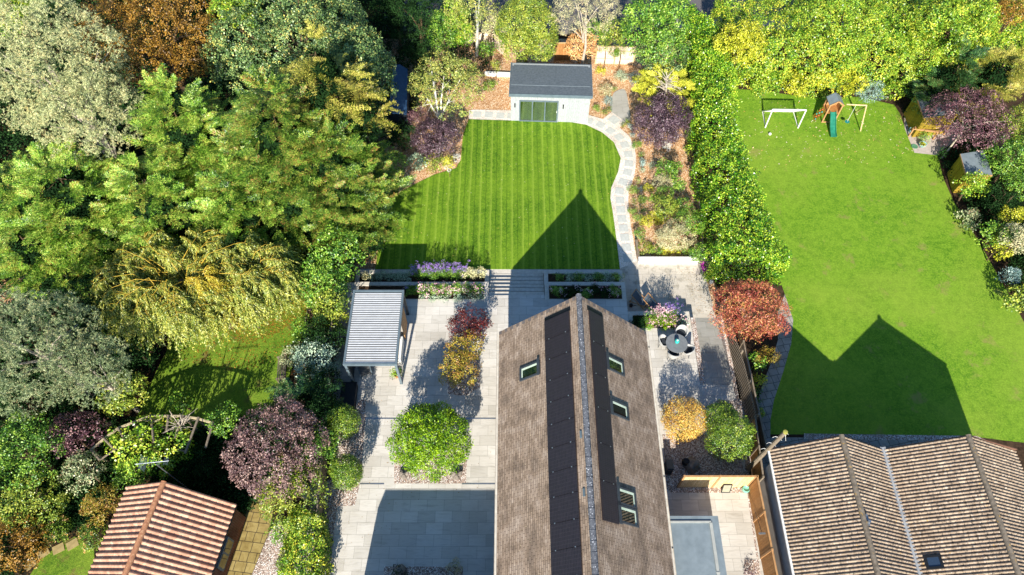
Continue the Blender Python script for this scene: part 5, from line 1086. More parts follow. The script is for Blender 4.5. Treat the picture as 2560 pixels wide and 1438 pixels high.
for x, lab in [(1052, 'leftmost tall purple verbena clump in the lower planter'), (1082, 'second tall purple verbena clump in the lower planter'), (1112, 'tall purple verbena clump in the middle of the lower planter'), (1148, 'tall purple verbena clump beside the cream grasses')]:
    stems_flower(lab, x, 693, -.5, .75, .4, 1.25, 42, 'purpf', 'mid')
for x, r, lab in [(1166, 11, 'cream plume plant, first right of the purple verbena'), (1184, 12, 'cream plume plant, largest one near the steps'), (1205, 10, 'cream plume plant closest to the steps')]:
    plant('cream_plant', lab, 'plant', x, 684, r, .0, 'fine', 'cream', rz=.5, g='g', K=3, tr=.01)
plant('yellow_shrub', 'small cream yellow shrub at the far left end of the lower planter', 'plant', 914, 692, 12, -.2, 'fine', 'cream', rz=.25, g='g', K=3, tr=.01)
for i, x in enumerate(range(940, 1040, 20)):
    plant('lavender', ['shaded lavender cushion next to the small cream shrub', 'shaded lavender cushion, second along the lower planter', 'shaded lavender cushion in the middle of the shaded part', 'shaded lavender cushion, fourth along the lower planter', 'shaded lavender cushion next to the first verbena'][i], 'plant', x, 693, 14, -.25, 'fine', 'pale', rz=.3, g='g', K=4, tr=.01, group='lavender cushions in the lower planter')
for i, x in enumerate(range(1060, 1215, 26)):
    plant('sedum', 'pink flowering sedum ' + ['at the left end of the sunlit upper planter', 'second from left in the sunlit upper planter', 'third from left in the sunlit upper planter', 'third from the steps in the sunlit upper planter', 'second from the steps in the sunlit upper planter', 'nearest the steps in the sunlit upper planter'][i], 'plant', x, 724, 16, .15, 'broad', 'mid', rz=.35, g='g', K=4, sc=.55, tr=.01, flowers=('pinkf', .6, 1.1), group='pink sedums in the upper planter')
for i, x in enumerate(range(1058, 1205, 20)):
    plant('edging_plant', 'grey green edging cushion of the upper planter, ' + ['leftmost', 'second from the left', 'third from the left', 'fourth from the left', 'fourth from the right', 'third from the right', 'second from the right', 'rightmost'][i], 'plant', x, 744, 12, .03, 'fine', 'pale', rz=.12, g='g', K=2, tr=.01, group='grey green cushions edging the upper planter')
for i, x in enumerate(range(1025, 1050, 18)): plant('sedum', ['shaded sedum beside the pergola corner', 'shaded sedum at the edge of the sunlight'][i], 'plant', x, 728, 14, .1, 'broad', 'mid', rz=.3, g='g', K=4, sc=.55, tr=.01, flowers=('purpf', .2, 1.))
for i, x in enumerate(range(1400, 1560, 24)):
    plant('lavender', 'shaded lavender behind the roof peak, ' + ['nearest the steps', 'second from the steps', 'third from the steps', 'middle one', 'third from the right end', 'second from the right end', 'at the right end'][i], 'plant', x, 694, 14, -.25, 'fine', 'pale' if i % 2 else 'mid', rz=.35, g='g', K=4, tr=.01, group='lavender in the right lower planter')
for i, x in enumerate(range(1392, 1555, 24)):
    plant('sedum', 'shaded sedum behind the roof peak, ' + ['nearest the steps', 'second from the steps', 'third from the steps', 'middle one', 'third from the right end', 'second from the right end', 'at the right end'][i], 'plant', x, 735 if i % 2 else 728, 16, .12, 'broad', 'dark' if i % 3 else 'mid', rz=.3, g='g', K=4, sc=.55, tr=.01, flowers=('pinkf', .18, 1.), group='sedums in the right upper planter')
stems_flower('tall purple pink verbena in the dining planter', 1645, 800, -.05, .7, .35, 1.2, 60, 'pinkf', 'mid')
stems_flower('second purple verbena leaning over the dining planter wall', 1672, 790, -.05, .5, .3, 1.1, 36, 'purpf', 'mid')
for i, (x, y, c, f) in enumerate([(1590, 808, 'dark', None), (1612, 812, 'mid', None), (1635, 806, 'midy', 'pinkf'), (1660, 812, 'bright', 'pinkf'), (1685, 806, 'midy', 'pinkf'), (1705, 810, 'pale', 'pinkf')]):
    plant('sedum', 'dining planter shrub ' + ['in deep shade at the left end', 'at the edge of the shade', 'with pink flowers left of centre', 'with bright leaves and pink flowers above the table', 'with pink flowers right of centre', 'grey green at the right end'][i], 'plant', x, y, 17, .15, 'broad', c, rz=.35, g='g', K=4, sc=.55, tr=.01, flowers=(f, .5, 1.1) if f else None)
# ------------------------------------------------------------------ wing of the house south of the view (its shadow lies on the drive)
m = MB(); m.box(-7.45, -3, -.5, -.45, 4.6, 3.3); m.build('wing_wall', MT['render'], hs)
m = MB(); m.quad((-7.7, 4.9, 3.2), (-7.7, 2.9, 5.), (-.4, 2.9, 5.), (-.4, 4.9, 3.2), [(0, 0), (0, 2.7), (7.3, 2.7), (7.3, 0)]); m.quad((-7.7, 2.9, 5.), (-7.7, -3, 3.2), (-.4, -3, 3.2), (-.4, 2.9, 5.), [(0, 6), (0, 0), (7.3, 0), (7.3, 6)])
m.add([(-7.69, 4.9, 3.2), (-7.69, 2.9, 5.), (-7.69, -3, 3.2)], [(0, 1, 2)]); m.add([(-7.69, 4.8, 3.2), (-7.69, -3, 3.2), (-7.69, -3, -.5), (-7.69, 4.8, -.5)], [(0, 1, 2, 3)]); m.build('wing_roof', MT['tile'], hs)
# ------------------------------------------------------------------ fences and walls
def panel_fence(label, pts, z0, h, mat, posts=True, name='timber_fence', cap=True, group=None, th=.03, pmat='woodorange', ps=.1, step=1.85):
    pts = [np.array(p[:2], float) for p in pts]; root = thing(name, label, 'fence', (*pts[0], z0), 0, group); m = MB(); c = MB()
    for a, b in zip(pts[:-1], pts[1:]):
        m.beam((*a, z0 + h / 2), (*b, z0 + h / 2), th, h)
        if cap: c.beam((*a, z0 + h + .015), (*b, z0 + h + .015), .09, .03)
        for rz_ in ((.3, .75) if mat == 'fencewhite' else ()): c.beam((*(a), z0 + h * rz_), (*(b), z0 + h * rz_), .07, .05)
    m.build('boards', MT[mat], root)
    if cap: c.build('rails', MT[pmat], root)
    if posts:
        for a, b in zip(pts[:-1], pts[1:]):
            n = max(1, round(np.linalg.norm(b - a) / step))
            for i in range(n + 1):
                q = a + (b - a) * i / n; m = MB(); m.box(q[0] - ps / 2, q[1] - ps / 2, z0, q[0] + ps / 2, q[1] + ps / 2, z0 + h + .07); m.build('post', MT[pmat], root)
    return root
F1 = P(1868, 1218, 0); F2 = P(1903, 1500, 0); F0 = P(1694, 1222, 0)
panel_fence('honey brown board fence along the side yard, next to the white bungalow', [F1, (F1[0] + .1, 4.2)], 0, 1.85, 'wood')
panel_fence('pale timber cross fence closing the side yard behind the flat grey roof', [(F0[0], F1[1]), (F1[0] - .05, F1[1])], 0, 1.85, 'woodpale')
# slatted fence beside the ramp
root = thing('picket_fence', 'weathered slatted fence along the grey ramp beneath the red maple', 'fence', (12.95, 22.6, -.9)); a = np.array([12.98, 22.8]); b = np.array([13.28, 14.9]); n = 50; m = MB(); zb = lambda t: -.9 + .9 * min(t / .62, 1)
for i in range(n):
    t = i / (n - 1); q = a + (b - a) * t; z = zb(t); m.box(q[0] - .012, q[1] - .04, z, q[0] + .012, q[1] + .04, z + 1.75)
m.build('pickets', MT['woodgrey'], root); m = MB()
for zz in (.35, 1.5):
    m.beam((*(a + [.045, 0]), -.9 + zz), (*(a + (b - a) * .62 + [.045, 0]), zz), .05, .08); m.beam((*(a + (b - a) * .62 + [.045, 0]), zz), (*(b + [.045, 0]), zz), .05, .08)
m.build('rails', MT['woodgrey'], root)
for i in range(5):
    q = a + (b - a) * i / 4 + [.11, 0]; z = zb(i / 4); m = MB(); m.box(q[0] - .05, q[1] - .05, z, q[0] + .05, q[1] + .05, z + 1.85); m.build('post', MT['woodgrey'], root)
panel_fence('brown lattice topped fence behind the slatted fence, beside the paved path', [(13.5, 19.6), (13.62, 13.2)], -.5, 1.9, 'woodgrey', pmat='woodgrey', name='timber_fence')
panel_fence('short dark board fence between box bush and telegraph pole', [(13.25, 14.85), (13.05, F1[1] + .05)], 0, 1.6, 'wood', pmat='woodgrey')
panel_fence('low timber fence at the foot of the laurel hedge beside the bark bed', [P(1712, 250, -.9), P(1728, 400, -.9), P(1745, 545, -.9), P(1752, 640, -.9)], -.93, .75, 'woodgrey', pmat='woodgrey', ps=.08)
panel_fence('cream painted board fence behind the lollipop topiaries', [P(1488, 158, -.9), P(1582, 160, -.9)], -.93, 1.7, 'fencewhite', pmat='woodpale')
panel_fence('orange timber fence panel left of the rust coloured bush', [P(1384, 150, -.9), P(1425, 150, -.9)], -.93, 1.7, 'wood', pmat='woodpale')
panel_fence('cream board fence behind the tall slim birch', [P(1150, 112, -.9), P(1235, 116, -.9), P(1262, 140, -.9)], -.93, 1.3, 'fencewhite', pmat='woodpale')
panel_fence('dark boundary fence hidden behind the bushes left of the pergola', [(-9.75, 7), (-10.15, 14), (-10.75, 22.5), (-11.1, 28)], -.3, 1.8, 'woodgrey', pmat='woodgrey')
panel_fence('grey brown fence on the far right border behind the shrubs', [P(2462, 365, -.5), P(2505, 450, -.5), P(2600, 700, -.5)], -.5, 1.6, 'woodgrey', pmat='woodgrey')
def lowwall(label, a, b, z0, z1, w, mat, cap):
    root = thing('garden_wall', label, 'wall', (*a[:2], z0)); m = MB(); m.beam((*a[:2], (z0 + z1) / 2), (*b[:2], (z0 + z1) / 2), w, z1 - z0); m.build('wall', MT[mat], root)
    m = MB(); m.beam((*a[:2], z1 + .02), (*b[:2], z1 + .02), w + .04, .04); m.build('coping', MT[cap], root)
lowwall('low pale wall holding the flower bed above the low terrace', P(1596, 649, -.6), P(1745, 649, -.6), -.93, -.55, .3, 'white', 'white')
lowwall('short brick return of the pale wall beside the straight path', P(1596, 640, -.6), P(1591, 600, -.6), -.93, -.6, .12, 'brick', 'woodgrey')
lowwall('low pale wall at the back of the bark bed, left of the garden room', P(1212, 183, -.7), P(1279, 186, -.7), -.93, -.62, .16, 'white', 'white')
# telegraph pole
root = thing('telegraph_pole', 'brown telegraph pole at the corner of the white bungalow', 'pole', (12.86, 12.5, -.5))
b = P(1963, 1081, 6.0); a = np.array([12.88, 12.5, -.5]); m = MB(); m.tube([a, (a + b) / 2, b], [.13, .12, .1], 10); m.build('shaft', MT['woodgrey'], root)
m = MB(); m.lathe([(.1, 0), (.12, .02), (.11, .06), (.02, .08)], b, 10); m.build('cap', speck('mossy_cap', '8a8a3c', 'a8a050', 6), root)
m = MB()
for k in range(6):
    c = a + (b - a) * (.6 + .07 * k); s = 1 if k % 2 else -1; m.tube([c, c + [s * .22, .05, .02], c + [s * .3, .05, -.12]], .012, 4)
m.tube([b, b + [.18, -.2, -.6]], .008, 4); m.tube([b, b + [.3, .1, -.75]], .008, 4); m.build('steps_and_wires', MT['white'], root)
# ------------------------------------------------------------------ dining set
T = P(1692, 858, .75); T[2] = 0
tb_ = thing('dining_table', 'round grey outdoor dining table on the terrace right of the house', 'table', T)
m = MB(); m.lathe([(0, .715), (.6, .715), (.64, .725), (.645, .74), (.64, .75), (0, .752)][::1], T, 40); m.build('tabletop', speck('grey_table_top', '6a6d6f', '787b7c', 5, .5), tb_, smooth=False)
for k in range(4):
    t = k * math.pi / 2 + .6; m = MB(); m.beam(T + [.42 * math.cos(t), .42 * math.sin(t), 0], T + [.25 * math.cos(t), .25 * math.sin(t), .71], .04, .04); m.build('leg', MT['anth'], tb_)
va = thing('glass_lantern', 'turquoise glass lantern in the centre of the round table', 'lantern', T + [0, .05, .753])
m = MB(); m.lathe([(.09, 0), (.13, .05), (.14, .15), (.12, .25), (.1, .27), (.0, .2)], (T[0], T[1] + .05, .753), 20); m.build('glass', N('turq').fin('2fb0a6', .1, .8), va, smooth=True)
m = MB(); m.lathe([(.03, .2), (.05, .22), (.05, .3), (.02, .31)], (T[0], T[1] + .05, .753), 12); m.build('candle', MT['white'], va)
ch0 = thing('dining_chair', 'x', 'chair', (0, 0, 0), 0, 'grey tub chairs around the round table')
m = MB(); m.lathe([(0, .4), (.24, .4), (.27, .43), (.26, .48), (0, .49)], (0, 0, 0), 20); m.build('seat', speck('dark_cushion', '23272c', '30353b', 6), ch0, world=False)
m = MB(); sg = 14; ang = np.linspace(rad(55), rad(305), sg + 1)
for i in range(sg):
    for r0, r1 in ((.27, .33),):
        h = [.5 + .3 * max(0, -math.cos(t_)) ** .6 + .08 for t_ in (ang[i], ang[i + 1])]; o = [np.array([-math.cos(t_ + math.pi), -math.sin(t_ + math.pi)]) for t_ in (ang[i], ang[i + 1])]
        q = [(o[0][0] * r0, o[0][1] * r0, .42), (o[1][0] * r0, o[1][1] * r0, .42), (o[1][0] * r1, o[1][1] * r1, h[1]), (o[0][0] * r1, o[0][1] * r1, h[0])]; w_ = .03
        q2 = [(p[0] * (1 + w_ / .3), p[1] * (1 + w_ / .3), p[2]) for p in q]; m.add(q + q2, [(0, 1, 2, 3), (7, 6, 5, 4), (3, 2, 6, 7), (0, 4, 5, 1)])
m.build('backrest', speck('pale_grey_weave', 'a3a3a0', 'b9b8b3', 30, .8), ch0, world=False)
for x, y in ((.22, .2), (.22, -.2), (-.2, .2), (-.2, -.2)): m = MB(); m.tube([(x, y, .42), (x * 1.15, y * 1.15, 0)], .014, 6); m.build('leg', MT['anth'], ch0, world=False)
first = True
for x, y, lab in [(1703, 833, 'grey tub chair between the round table and the flower planter'), (1660, 855, 'grey tub chair on the house side of the round table'), (1683, 886, 'grey tub chair on the near side of the round table'), (1719, 876, 'grey tub chair on the ramp side of the round table')]:
    o = ch0 if first else copy_tree(ch0); first = False; q = P(x, y, .45); d = T - q; o.location = (q[0], q[1], 0); o.rotation_euler = (0, 0, math.atan2(d[1], d[0])); o['label'] = lab
# wooden deck chairs
def deckchair(label, x, y, rz):
    c = P(x, y, -.6); r = thing('deck_chair', label, 'deck chair', (c[0], c[1], -.885), rz, 'wooden deck chairs on the low terrace'); W_ = .3
    m = MB()
    for s in (-W_, W_): m.beam((-.55, s, .12), (.5, s, .85), .03, .05)
    for x_ in (-.5, .5): m.beam((x_, -W_, .15 if x_ < 0 else .84), (x_, W_, .15 if x_ < 0 else .84), .04, .04)
    m.build('back_frame', MT['woodorange'], r, world=False); m = MB()
    for s in (-W_ + .05, W_ - .05): m.beam((-.5, s, .42), (.5, s, .02), .03, .04)
    m.beam((.5, -W_, .03), (.5, W_, .03), .04, .04); m.beam((-.5, -W_, .42), (-.5, W_, .42), .04, .04); m.build('seat_frame', MT['woodorange'], r, world=False); m = MB()
    n = 8; P2 = [(-.48 + .98 * i / n, .42 - .62 * math.sin(math.pi * min(i / n * 1.0, 1)) * .42 + (.42 * (i / n) ** 1.2)) for i in range(n + 1)]
    for i in range(n): m.quad((P2[i][0], -W_ + .04, P2[i][1]), (P2[i + 1][0], -W_ + .04, P2[i + 1][1]), (P2[i + 1][0], W_ - .04, P2[i + 1][1]), (P2[i][0], W_ - .04, P2[i][1]))
    m.build('sling', speck('slate_canvas', '4a555f', '5a6670', 8), r, world=False)
deckchair('wooden deck chair at the edge of the roof shadow on the low terrace', 1598, 752, 2.5)
deckchair('wooden deck chair partly behind the tall flowers of the dining planter', 1628, 762, 2.5)
root = thing('watering_can', 'small dark watering can in the shaded corner of the low terrace', 'watering can', P(1577, 766, -.885)); m = MB(); c = P(1577, 766, -.885)
m.lathe([(.1, 0), (.11, .2), (.08, .24)], c, 12); m.build('body', MT['black'], root); m = MB(); m.tube([c + [.09, 0, .05], c + [.28, -.08, .25]], [.025, .015], 6); m.build('spout', MT['black'], root); m = MB(); m.tube([c + [-.09, 0, .08], c + [-.17, .0, .2], c + [-.02, 0, .3]], .012, 5); m.build('handle', MT['black'], root)
# magenta sling chair and small metal lantern
c = P(1757, 672, -.88); root = thing('sling_chair', 'magenta fabric sling chair at the foot of the laurel hedge', 'chair', c); m = MB(); mg = speck('magenta_canvas', 'b03fa0', 'c455b4', 5, .6)
g_ = []
for i in range(9):
    for j in range(7):
        u = i / 8 * 2 - 1; v = j / 6 * 2 - 1; wv = .34 * (1 - .45 * max(0, -v)); g_.append(c + [u * wv + v * .16, v * .62, .38 + .35 * u * u + .3 * v * v * (1.3 if v > 0 else .6)])
m.add(g_, [(i * 7 + j, (i + 1) * 7 + j, (i + 1) * 7 + j + 1, i * 7 + j + 1) for i in range(8) for j in range(6)]); m.build('sling', mg, root)
m = MB(); m.tube([c + [-.3, -.5, 0], c + [.3, .5, .9]], .015, 6); m.tube([c + [.3, -.5, 0], c + [-.2, .5, .9]], .015, 6); m.tube([c + [-.3, .5, 0], c + [.3, -.5, .75]], .015, 6); m.tube([c + [.3, .5, 0], c + [-.3, -.5, .75]], .015, 6); m.build('frame', MT['black'], root)
c = P(1776, 708, -.88); root = thing('metal_lantern', 'small silver lantern frame where hedge and red maple meet the terrace', 'lantern', c); m = MB()
for x, y in ((-.12, -.1), (.12, -.1), (-.12, .1), (.12, .1)): m.tube([c + [x, y, 0], c + [x, y, .4]], .012, 5)
m.tube([c + [-.12, -.1, .4], c + [.12, -.1, .4], c + [.12, .1, .4], c + [-.12, .1, .4], c + [-.12, -.1, .4]], .012, 5); m.build('frame', MT['metal'], root); m = MB(); m.box(c[0] - .1, c[1] - .08, c[2] + .02, c[0] + .1, c[1] + .08, c[2] + .3); m.build('glass', glass_mat('clear_grey', '8f9aa0'), root)
# armchair and coffee table below the pergola
c = P(912, 924, .3); c[2] = 0; root = thing('armchair', 'grey outdoor armchair at the near end of the pergola', 'armchair', c, .35); m = MB()
m.box(-.3, -.3, .2, .3, .3, .4); m.build('seat', speck('grey_cushion', '5a5b5c', '6b6b6a', 7), root, world=False); m = MB(); m.box(-.36, .3, .15, .36, .42, .8); m.build('backrest', MT['anth'], root, world=False)
for s in (-.36, .3): m = MB(); m.box(s, -.34, .0, s + .06, .3, .56); m.build('armrest', MT['slate'], root, world=False)
c = np.array([-7.5, 20.9, 0]); root = thing('outdoor_sofa', 'white cushioned sofa under the louvred roof', 'sofa', c); m = MB(); m.box(-7.9, 18.6, .1, -6.95, 21.2, .4) if 0 else m.box(-7.1, 18.7, .05, -6.62, 20.3, .42); m.build('seat', MT['white'], root); m = MB(); m.box(-6.62, 18.7, .05, -6.5, 20.3, .8); m.build('backrest', MT['white'], root)
c = P(993, 941, 0); root = thing('flower_pot', 'pot holding the lime green plant by the pergola post', 'pot', c); m = MB(); m.lathe([(.12, 0), (.17, .3), (.18, .33), (.15, .33), (.13, .28)], c, 16); m.build('pot', MT['terracotta'], root); m = MB(); m.lathe([(.0, .28), (.14, .28)], c, 14); m.build('soil', MT['soil'], root)
c = P(870, 985, 0); root = thing('storage_box', 'black garden storage box by the hedge below the pergola', 'box', (c[0], c[1], 0)); m = MB(); m.box(-9.75, 15.95, 0, -8.95, 17.35, .55); m.build('body', MT['black'], root); m = MB(); m.box(-9.78, 15.92, .552, -8.92, 17.38, .62); m.build('lid', MT['black'], root)
# boulders
def boulder(label, x, y, r, z0, mat='stone'):
    c = P(x, y, z0 + r * .4); c[2] = z0; root = None; m = MB(); n1, n2 = 8, 12; vs = []; off = G.uniform(0, 9)
    for i in range(n1 + 1):
        for j in range(n2):
            t = math.pi * i / n1; p_ = 2 * math.pi * j / n2; d = np.array([math.sin(t) * math.cos(p_), math.sin(t) * math.sin(p_), math.cos(t) * .85]); k = r * (1 + .28 * math.sin(2.3 * d[0] * 2 + off) * math.cos(3 * d[1] + off) + .12 * math.sin(5 * d[2] + off)); vs.append(c + d * k + [0, 0, r * .45])
    m.add(vs, [(i * n2 + j, i * n2 + (j + 1) % n2, (i + 1) * n2 + (j + 1) % n2, (i + 1) * n2 + j) for i in range(n1) for j in range(n2)])
    return tag(m.build('boulder', MT[mat]), label, 'boulder', 'boulders set in the gravel')
boulder('grey boulder at the left corner of the lime shrub gravel', 1010, 1187, .25, 0); boulder('angular boulder at the right corner of the lime shrub gravel', 1141, 1188, .28, 0)
boulder('brown boulder in the shaded gravel strip by the drive, upper', 817, 1284, .24, 0); boulder('dark boulder in the shaded gravel strip by the drive, lower', 808, 1303, .26, 0)
boulder('dark boulder in the shaded gravel bed beside the golden maple', 1732, 1163, .42, 0); boulder('dark boulder in the shaded gravel bed at the bottom', 1003, 1428, .3, 0)
c = P(1712, 1160, 0); root = thing('urn', 'dark urn lying in the gravel left of the boulder by the golden maple', 'urn', c); m = MB(); m.lathe([(.12, 0), (.2, .15), (.22, .3), (.15, .42), (.17, .48), (.12, .45)], c, 14); m.build('body', MT['black'], root)
c = P(1700, 1200, 0); root = thing('bin', 'black box put into the dark slot at the left end of the pale cross fence', 'bin', c); m = MB(); m.box(8.3, 12.15, 0, 8.62, 12.7, .8); m.build('body', MT['black'], root); m = MB(); m.box(8.28, 12.13, .802, 8.64, 12.72, .86); m.build('lid', MT['black'], root)  # black box added to stand in for a dark slot by the fence
# leaning panel, pot
c = P(1812, 1228, 0); root = thing('framed_panel', 'dark framed pane leaning against the pale cross fence', 'panel', c, 0); m = MB(); a = P(1803, 1231, .0); b = P(1824, 1231, .0)
up = np.array([.02, .22, .62]); m.beam(a, b, .05, .04); m.beam(a + up, b + up, .05, .04); m.beam(a, a + up, .04, .04); m.beam(b, b + up, .04, .04); m.build('frame', MT['black'], root); m = MB(); m.quad(a, b, b + up, a + up); m.build('pane', speck('tinted_board', '8a8775', '9c9884', 5), root)
c = P(1862, 1226, 0); root = thing('flower_pot', 'round turquoise pot in the corner of the two board fences', 'pot', c); m = MB(); m.lathe([(.12, 0), (.2, .15), (.2, .28), (.16, .34), (.15, .28), (0, .26)], c, 18); m.build('pot', speck('turquoise_glaze', '6fae98', '86bfa9', 5, .3), root, smooth=True)
c = P(1880, 1440, 0); plant('potted_shrub', 'dark purple shrub in the gravel at the bottom of the side yard', 'plant', 1878, 1432, 12, .3, 'fine', 'dkplum', g='d', K=2, tr=.01)
# rotary airer arm casting thin lines
root = thing('broom', 'long handled broom leaning on the honey brown fence', 'broom', P(1890, 1330, 0)); m = MB(); a = P(1886, 1272, .9) ; b = P(1905, 1334, 1.6); m.tube([a, b], .014, 5); m.build('handle', MT['woodgrey'], root); m = MB(); m.box(b[0] - .16, b[1] - .04, b[2] - .03, b[0] + .16, b[1] + .04, b[2] + .06); m.build('head', MT['metal'], root)
# ------------------------------------------------------------------ garden furniture left
c = P(706, 925, 0); root = thing('garden_bench', 'weathered slatted wooden bench on the edge of the worn lawn', 'bench', (c[0], c[1], -.29), rad(97)); m = MB()
for i in range(5): m.box(-.75, -.22 + i * .1, .42, .75, -.15 + i * .1, .45)
m.build('seat', MT['woodgrey'], root, world=False); m = MB()
for i in range(4): m.beam((-.75, -.3 - .02 * i, .52 + i * .11), (.75, -.3 - .02 * i, .52 + i * .11), .02, .07)
m.build('backrest', MT['woodgrey'], root, world=False)
for x in (-.7, .7):
    for y in (-.26, .22): m = MB(); m.box(x - .03, y - .03, 0, x + .03, y + .03, .62 if y > 0 else .95); m.build('leg', MT['woodgrey'], root, world=False)
    m = MB(); m.box(x - .035, -.25, .62, x + .035, .27, .65); m.build('armrest', MT['woodgrey'], root, world=False)
a = P(765, 790, .1); root = thing('compost_box', 'square timber compost box filled with dark soil beside the worn lawn', 'planter box', (a[0], a[1], -.29)); x0, y0 = a[0], a[1] - .6; m = MB()
for q in ((x0, y0, x0 + .05, y0 + 1.1), (x0 + 1., y0, x0 + 1.05, y0 + 1.1), (x0 + .05, y0, x0 + 1., y0 + .05), (x0 + .05, y0 + 1.05, x0 + 1., y0 + 1.1)): m.box(q[0], q[1], -.29, q[2], q[3], .15)
m.build('boards', MT['woodgrey'], root); m = MB(); m.box(x0 + .05, y0 + .05, -.29, x0 + 1., y0 + 1.05, .0); m.build('soil', MT['bark_t'], root)
c = P(753, 868, 0); m = MB(); m.tube([c + [-.15, 0, -.15], c + [.25, .02, -.15]], .13, 10); tag(m.build('log', MT['bark_p']), 'short pale log lying among the border plants near the bench', 'log')
# curved pergola
root = thing('curved_pergola', 'curved rustic pole pergola with rafters, half covered in climber', 'pergola', (-15.5, 14.5, -.3)); zt = 2.1
ring = [(228, 1125), (260.5, 1097), (295.6, 1071), (334, 1056), (376.8, 1040.5), (420.8, 1040.5), (458, 1041), (495, 1047), (532, 1058)]
inner = [(247, 1147), (284, 1121), (310, 1096), (350, 1097), (384, 1099), (417, 1075), (440, 1090), (466, 1124), (516, 1113)]
m = MB()
for a, b in zip(ring[:-1], ring[1:]): m.beam(P(*a, zt), P(*b, zt), .1, .1)
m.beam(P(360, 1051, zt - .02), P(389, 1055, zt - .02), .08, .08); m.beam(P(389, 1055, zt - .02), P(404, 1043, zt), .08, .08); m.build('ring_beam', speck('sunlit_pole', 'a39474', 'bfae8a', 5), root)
for a, b in zip(ring, inner):
    m = MB(); p_ = P(*a, zt + .1); q = P(*b, zt + .1); m.tube([p_ + (p_ - q) * .05, q + (q - p_) * .12], .065, 8); m.build('rafter', MT['woodgrey'], root)
for a in ring: m = MB(); p_ = P(*a, zt); m.tube([(p_[0], p_[1], -.3), (p_[0], p_[1], zt)], .06, 8); m.build('post', MT['woodgrey'], root)
m = MB(); m.tube([P(430, 1122, zt - .05), P(464, 1128, zt - .05)], .05, 6); m.tube([P(250, 1150, zt), P(290, 1122, zt)], .05, 6); m.build('inner_beam', MT['woodgrey'], root)
root = thing('bare_climber', 'tangle of bare brown vine stems on top of the curved pergola', 'climber', P(452, 1060, 2.)); m = MB()
for k in range(34):
    s = P(452, 1062, 2.2) + G.normal(size=3) * [.12, .12, .05]; e = rdir(1, .2)[0]; l_ = G.uniform(.5, 1.1); m.tube([s, s + e * l_ * .5 + [0, 0, .15], s + e * l_], [.022, .015, .006], 4)
m.build('stems', MT['bark_p'], root)
MB().prism(px([(-10, 705), (60, 700), (85, 712), (60, 745), (-10, 760)], 1.2), .0, 1.2) if 0 else None
sheet('leaf_strewn_patio', [(-10, 700), (50, 694), (88, 712), (70, 742), (-10, 770)], -.28, 'bark')
# dark blue shed
c0_ = P(985, 230, .9); root = thing('shed', 'shed with dark blue roof in deep shade beside the white birch', 'shed', (-8.3, 39, -.93)); A4 = [P(972, 280, 1.1), P(1016, 284, 1.1), P(1018, 175, 1.1), P(984, 165, 1.1)]
m = MB(); xy = [a[:2] for a in A4]; m.prism(xy, -.93, 1.08); m.build('wall', plank_mat('dark_stained_boards', '2c3540', '343e49', '15191e', .12, 2), root)
m = MB(); mid0 = (A4[0] + A4[1]) / 2 + [0, 0, .35]; mid1 = (A4[2] + A4[3]) / 2 + [0, 0, .35]; A5 = [a + (a - (mid0 + mid1) / 2) * .05 for a in A4]; m.add([A5[0], A5[1], A5[2], A5[3], mid0, mid1], [(0, 4, 5, 3), (4, 1, 2, 5), (0, 1, 4), (3, 5, 2)]); m.build('roof', speck('blue_felt', '2c4a6c', '37577c', 5, .7), root)
# ------------------------------------------------------------------ goal, ball, play tower
fl_, fr_ = P(1913, 319, -.49), P(1995, 321, -.49); bl_, br_ = P(1908.3, 274, -.49), P(1986, 275.5, -.49); h = 1.8
fl_ , fr_ = fl_, np.array([fl_[0] + 2.44, fl_[1] - .05, -.49]); bl_ = fl_ + [.1, 1.7, 0]; br_ = fr_ + [.0, 1.7, 0]
root = thing('football_goal', 'white football goal with net on the neighbouring lawn', 'goal', (fl_ + fr_) / 2); up = np.array([0, 0, h]); m = MB()
m.tube([fl_, fl_ + up], .05, 8); m.tube([fr_, fr_ + up], .05, 8); m.tube([fl_ + up, fr_ + up], .055, 8); m.build('posts', MT['white'], root); m = MB()
m.tube([bl_ + [0, 0, .04], br_ + [0, 0, .04]], .045, 6); m.tube([fl_ + [0, 0, .04], bl_ + [0, 0, .04]], .035, 6); m.tube([fr_ + [0, 0, .04], br_ + [0, 0, .04]], .035, 6); m.tube([fl_ + up, bl_], .035, 6); m.tube([fr_ + up, br_], .035, 6); m.build('ground_frame', MT['white'], root); m = MB()
for t in np.linspace(0, 1, 21)[1:-1]: m.tube([fl_ * (1 - t) + fr_ * t + up, bl_ * (1 - t) + br_ * t], .006, 3, cap=False)
for t in np.linspace(0, 1, 17)[1:-1]: m.tube([(fl_ + up) * (1 - t) + bl_ * t, (fr_ + up) * (1 - t) + br_ * t], .006, 3, cap=False)
m.build('net', MT['white'], root)
c = P(1925, 335, -.38); m = MB(); m.lathe([(.11 * math.sin(t), -.11 * math.cos(t)) for t in np.linspace(.05, 3.09, 10)], c, 14); tag(m.build('football', MT['white'], smooth=True), 'white football on the grass in front of the goal', 'ball')
f0 = P(2054.4, 306, -.49); x0, y0 = f0[0], f0[1]; W_, D_ = .92, .8; h = 1.75; e = P(2072, 261, -.49 + h)
root = thing('play_tower', 'timber play tower with grey gable roof, green slide and swing beam', 'play tower', (x0 + .6, y0 + .6, -.49)); z0 = -.49
for x, y in ((0, 0), (W_, 0), (0, D_), (W_, D_)): m = MB(); m.box(x0 + x - .045, y0 + y - .045, z0, x0 + x + .045, y0 + y + .045, z0 + h); m.build('post', MT['woodorange'], root)
m = MB(); m.box(x0 - .06, y0 - .06, z0 + .95, x0 + W_ + .06, y0 + D_ + .06, z0 + 1.0); m.build('platform', plank_mat('deck_boards', 'b9824c', 'a8743f', '4a3018', .11, 0), root)
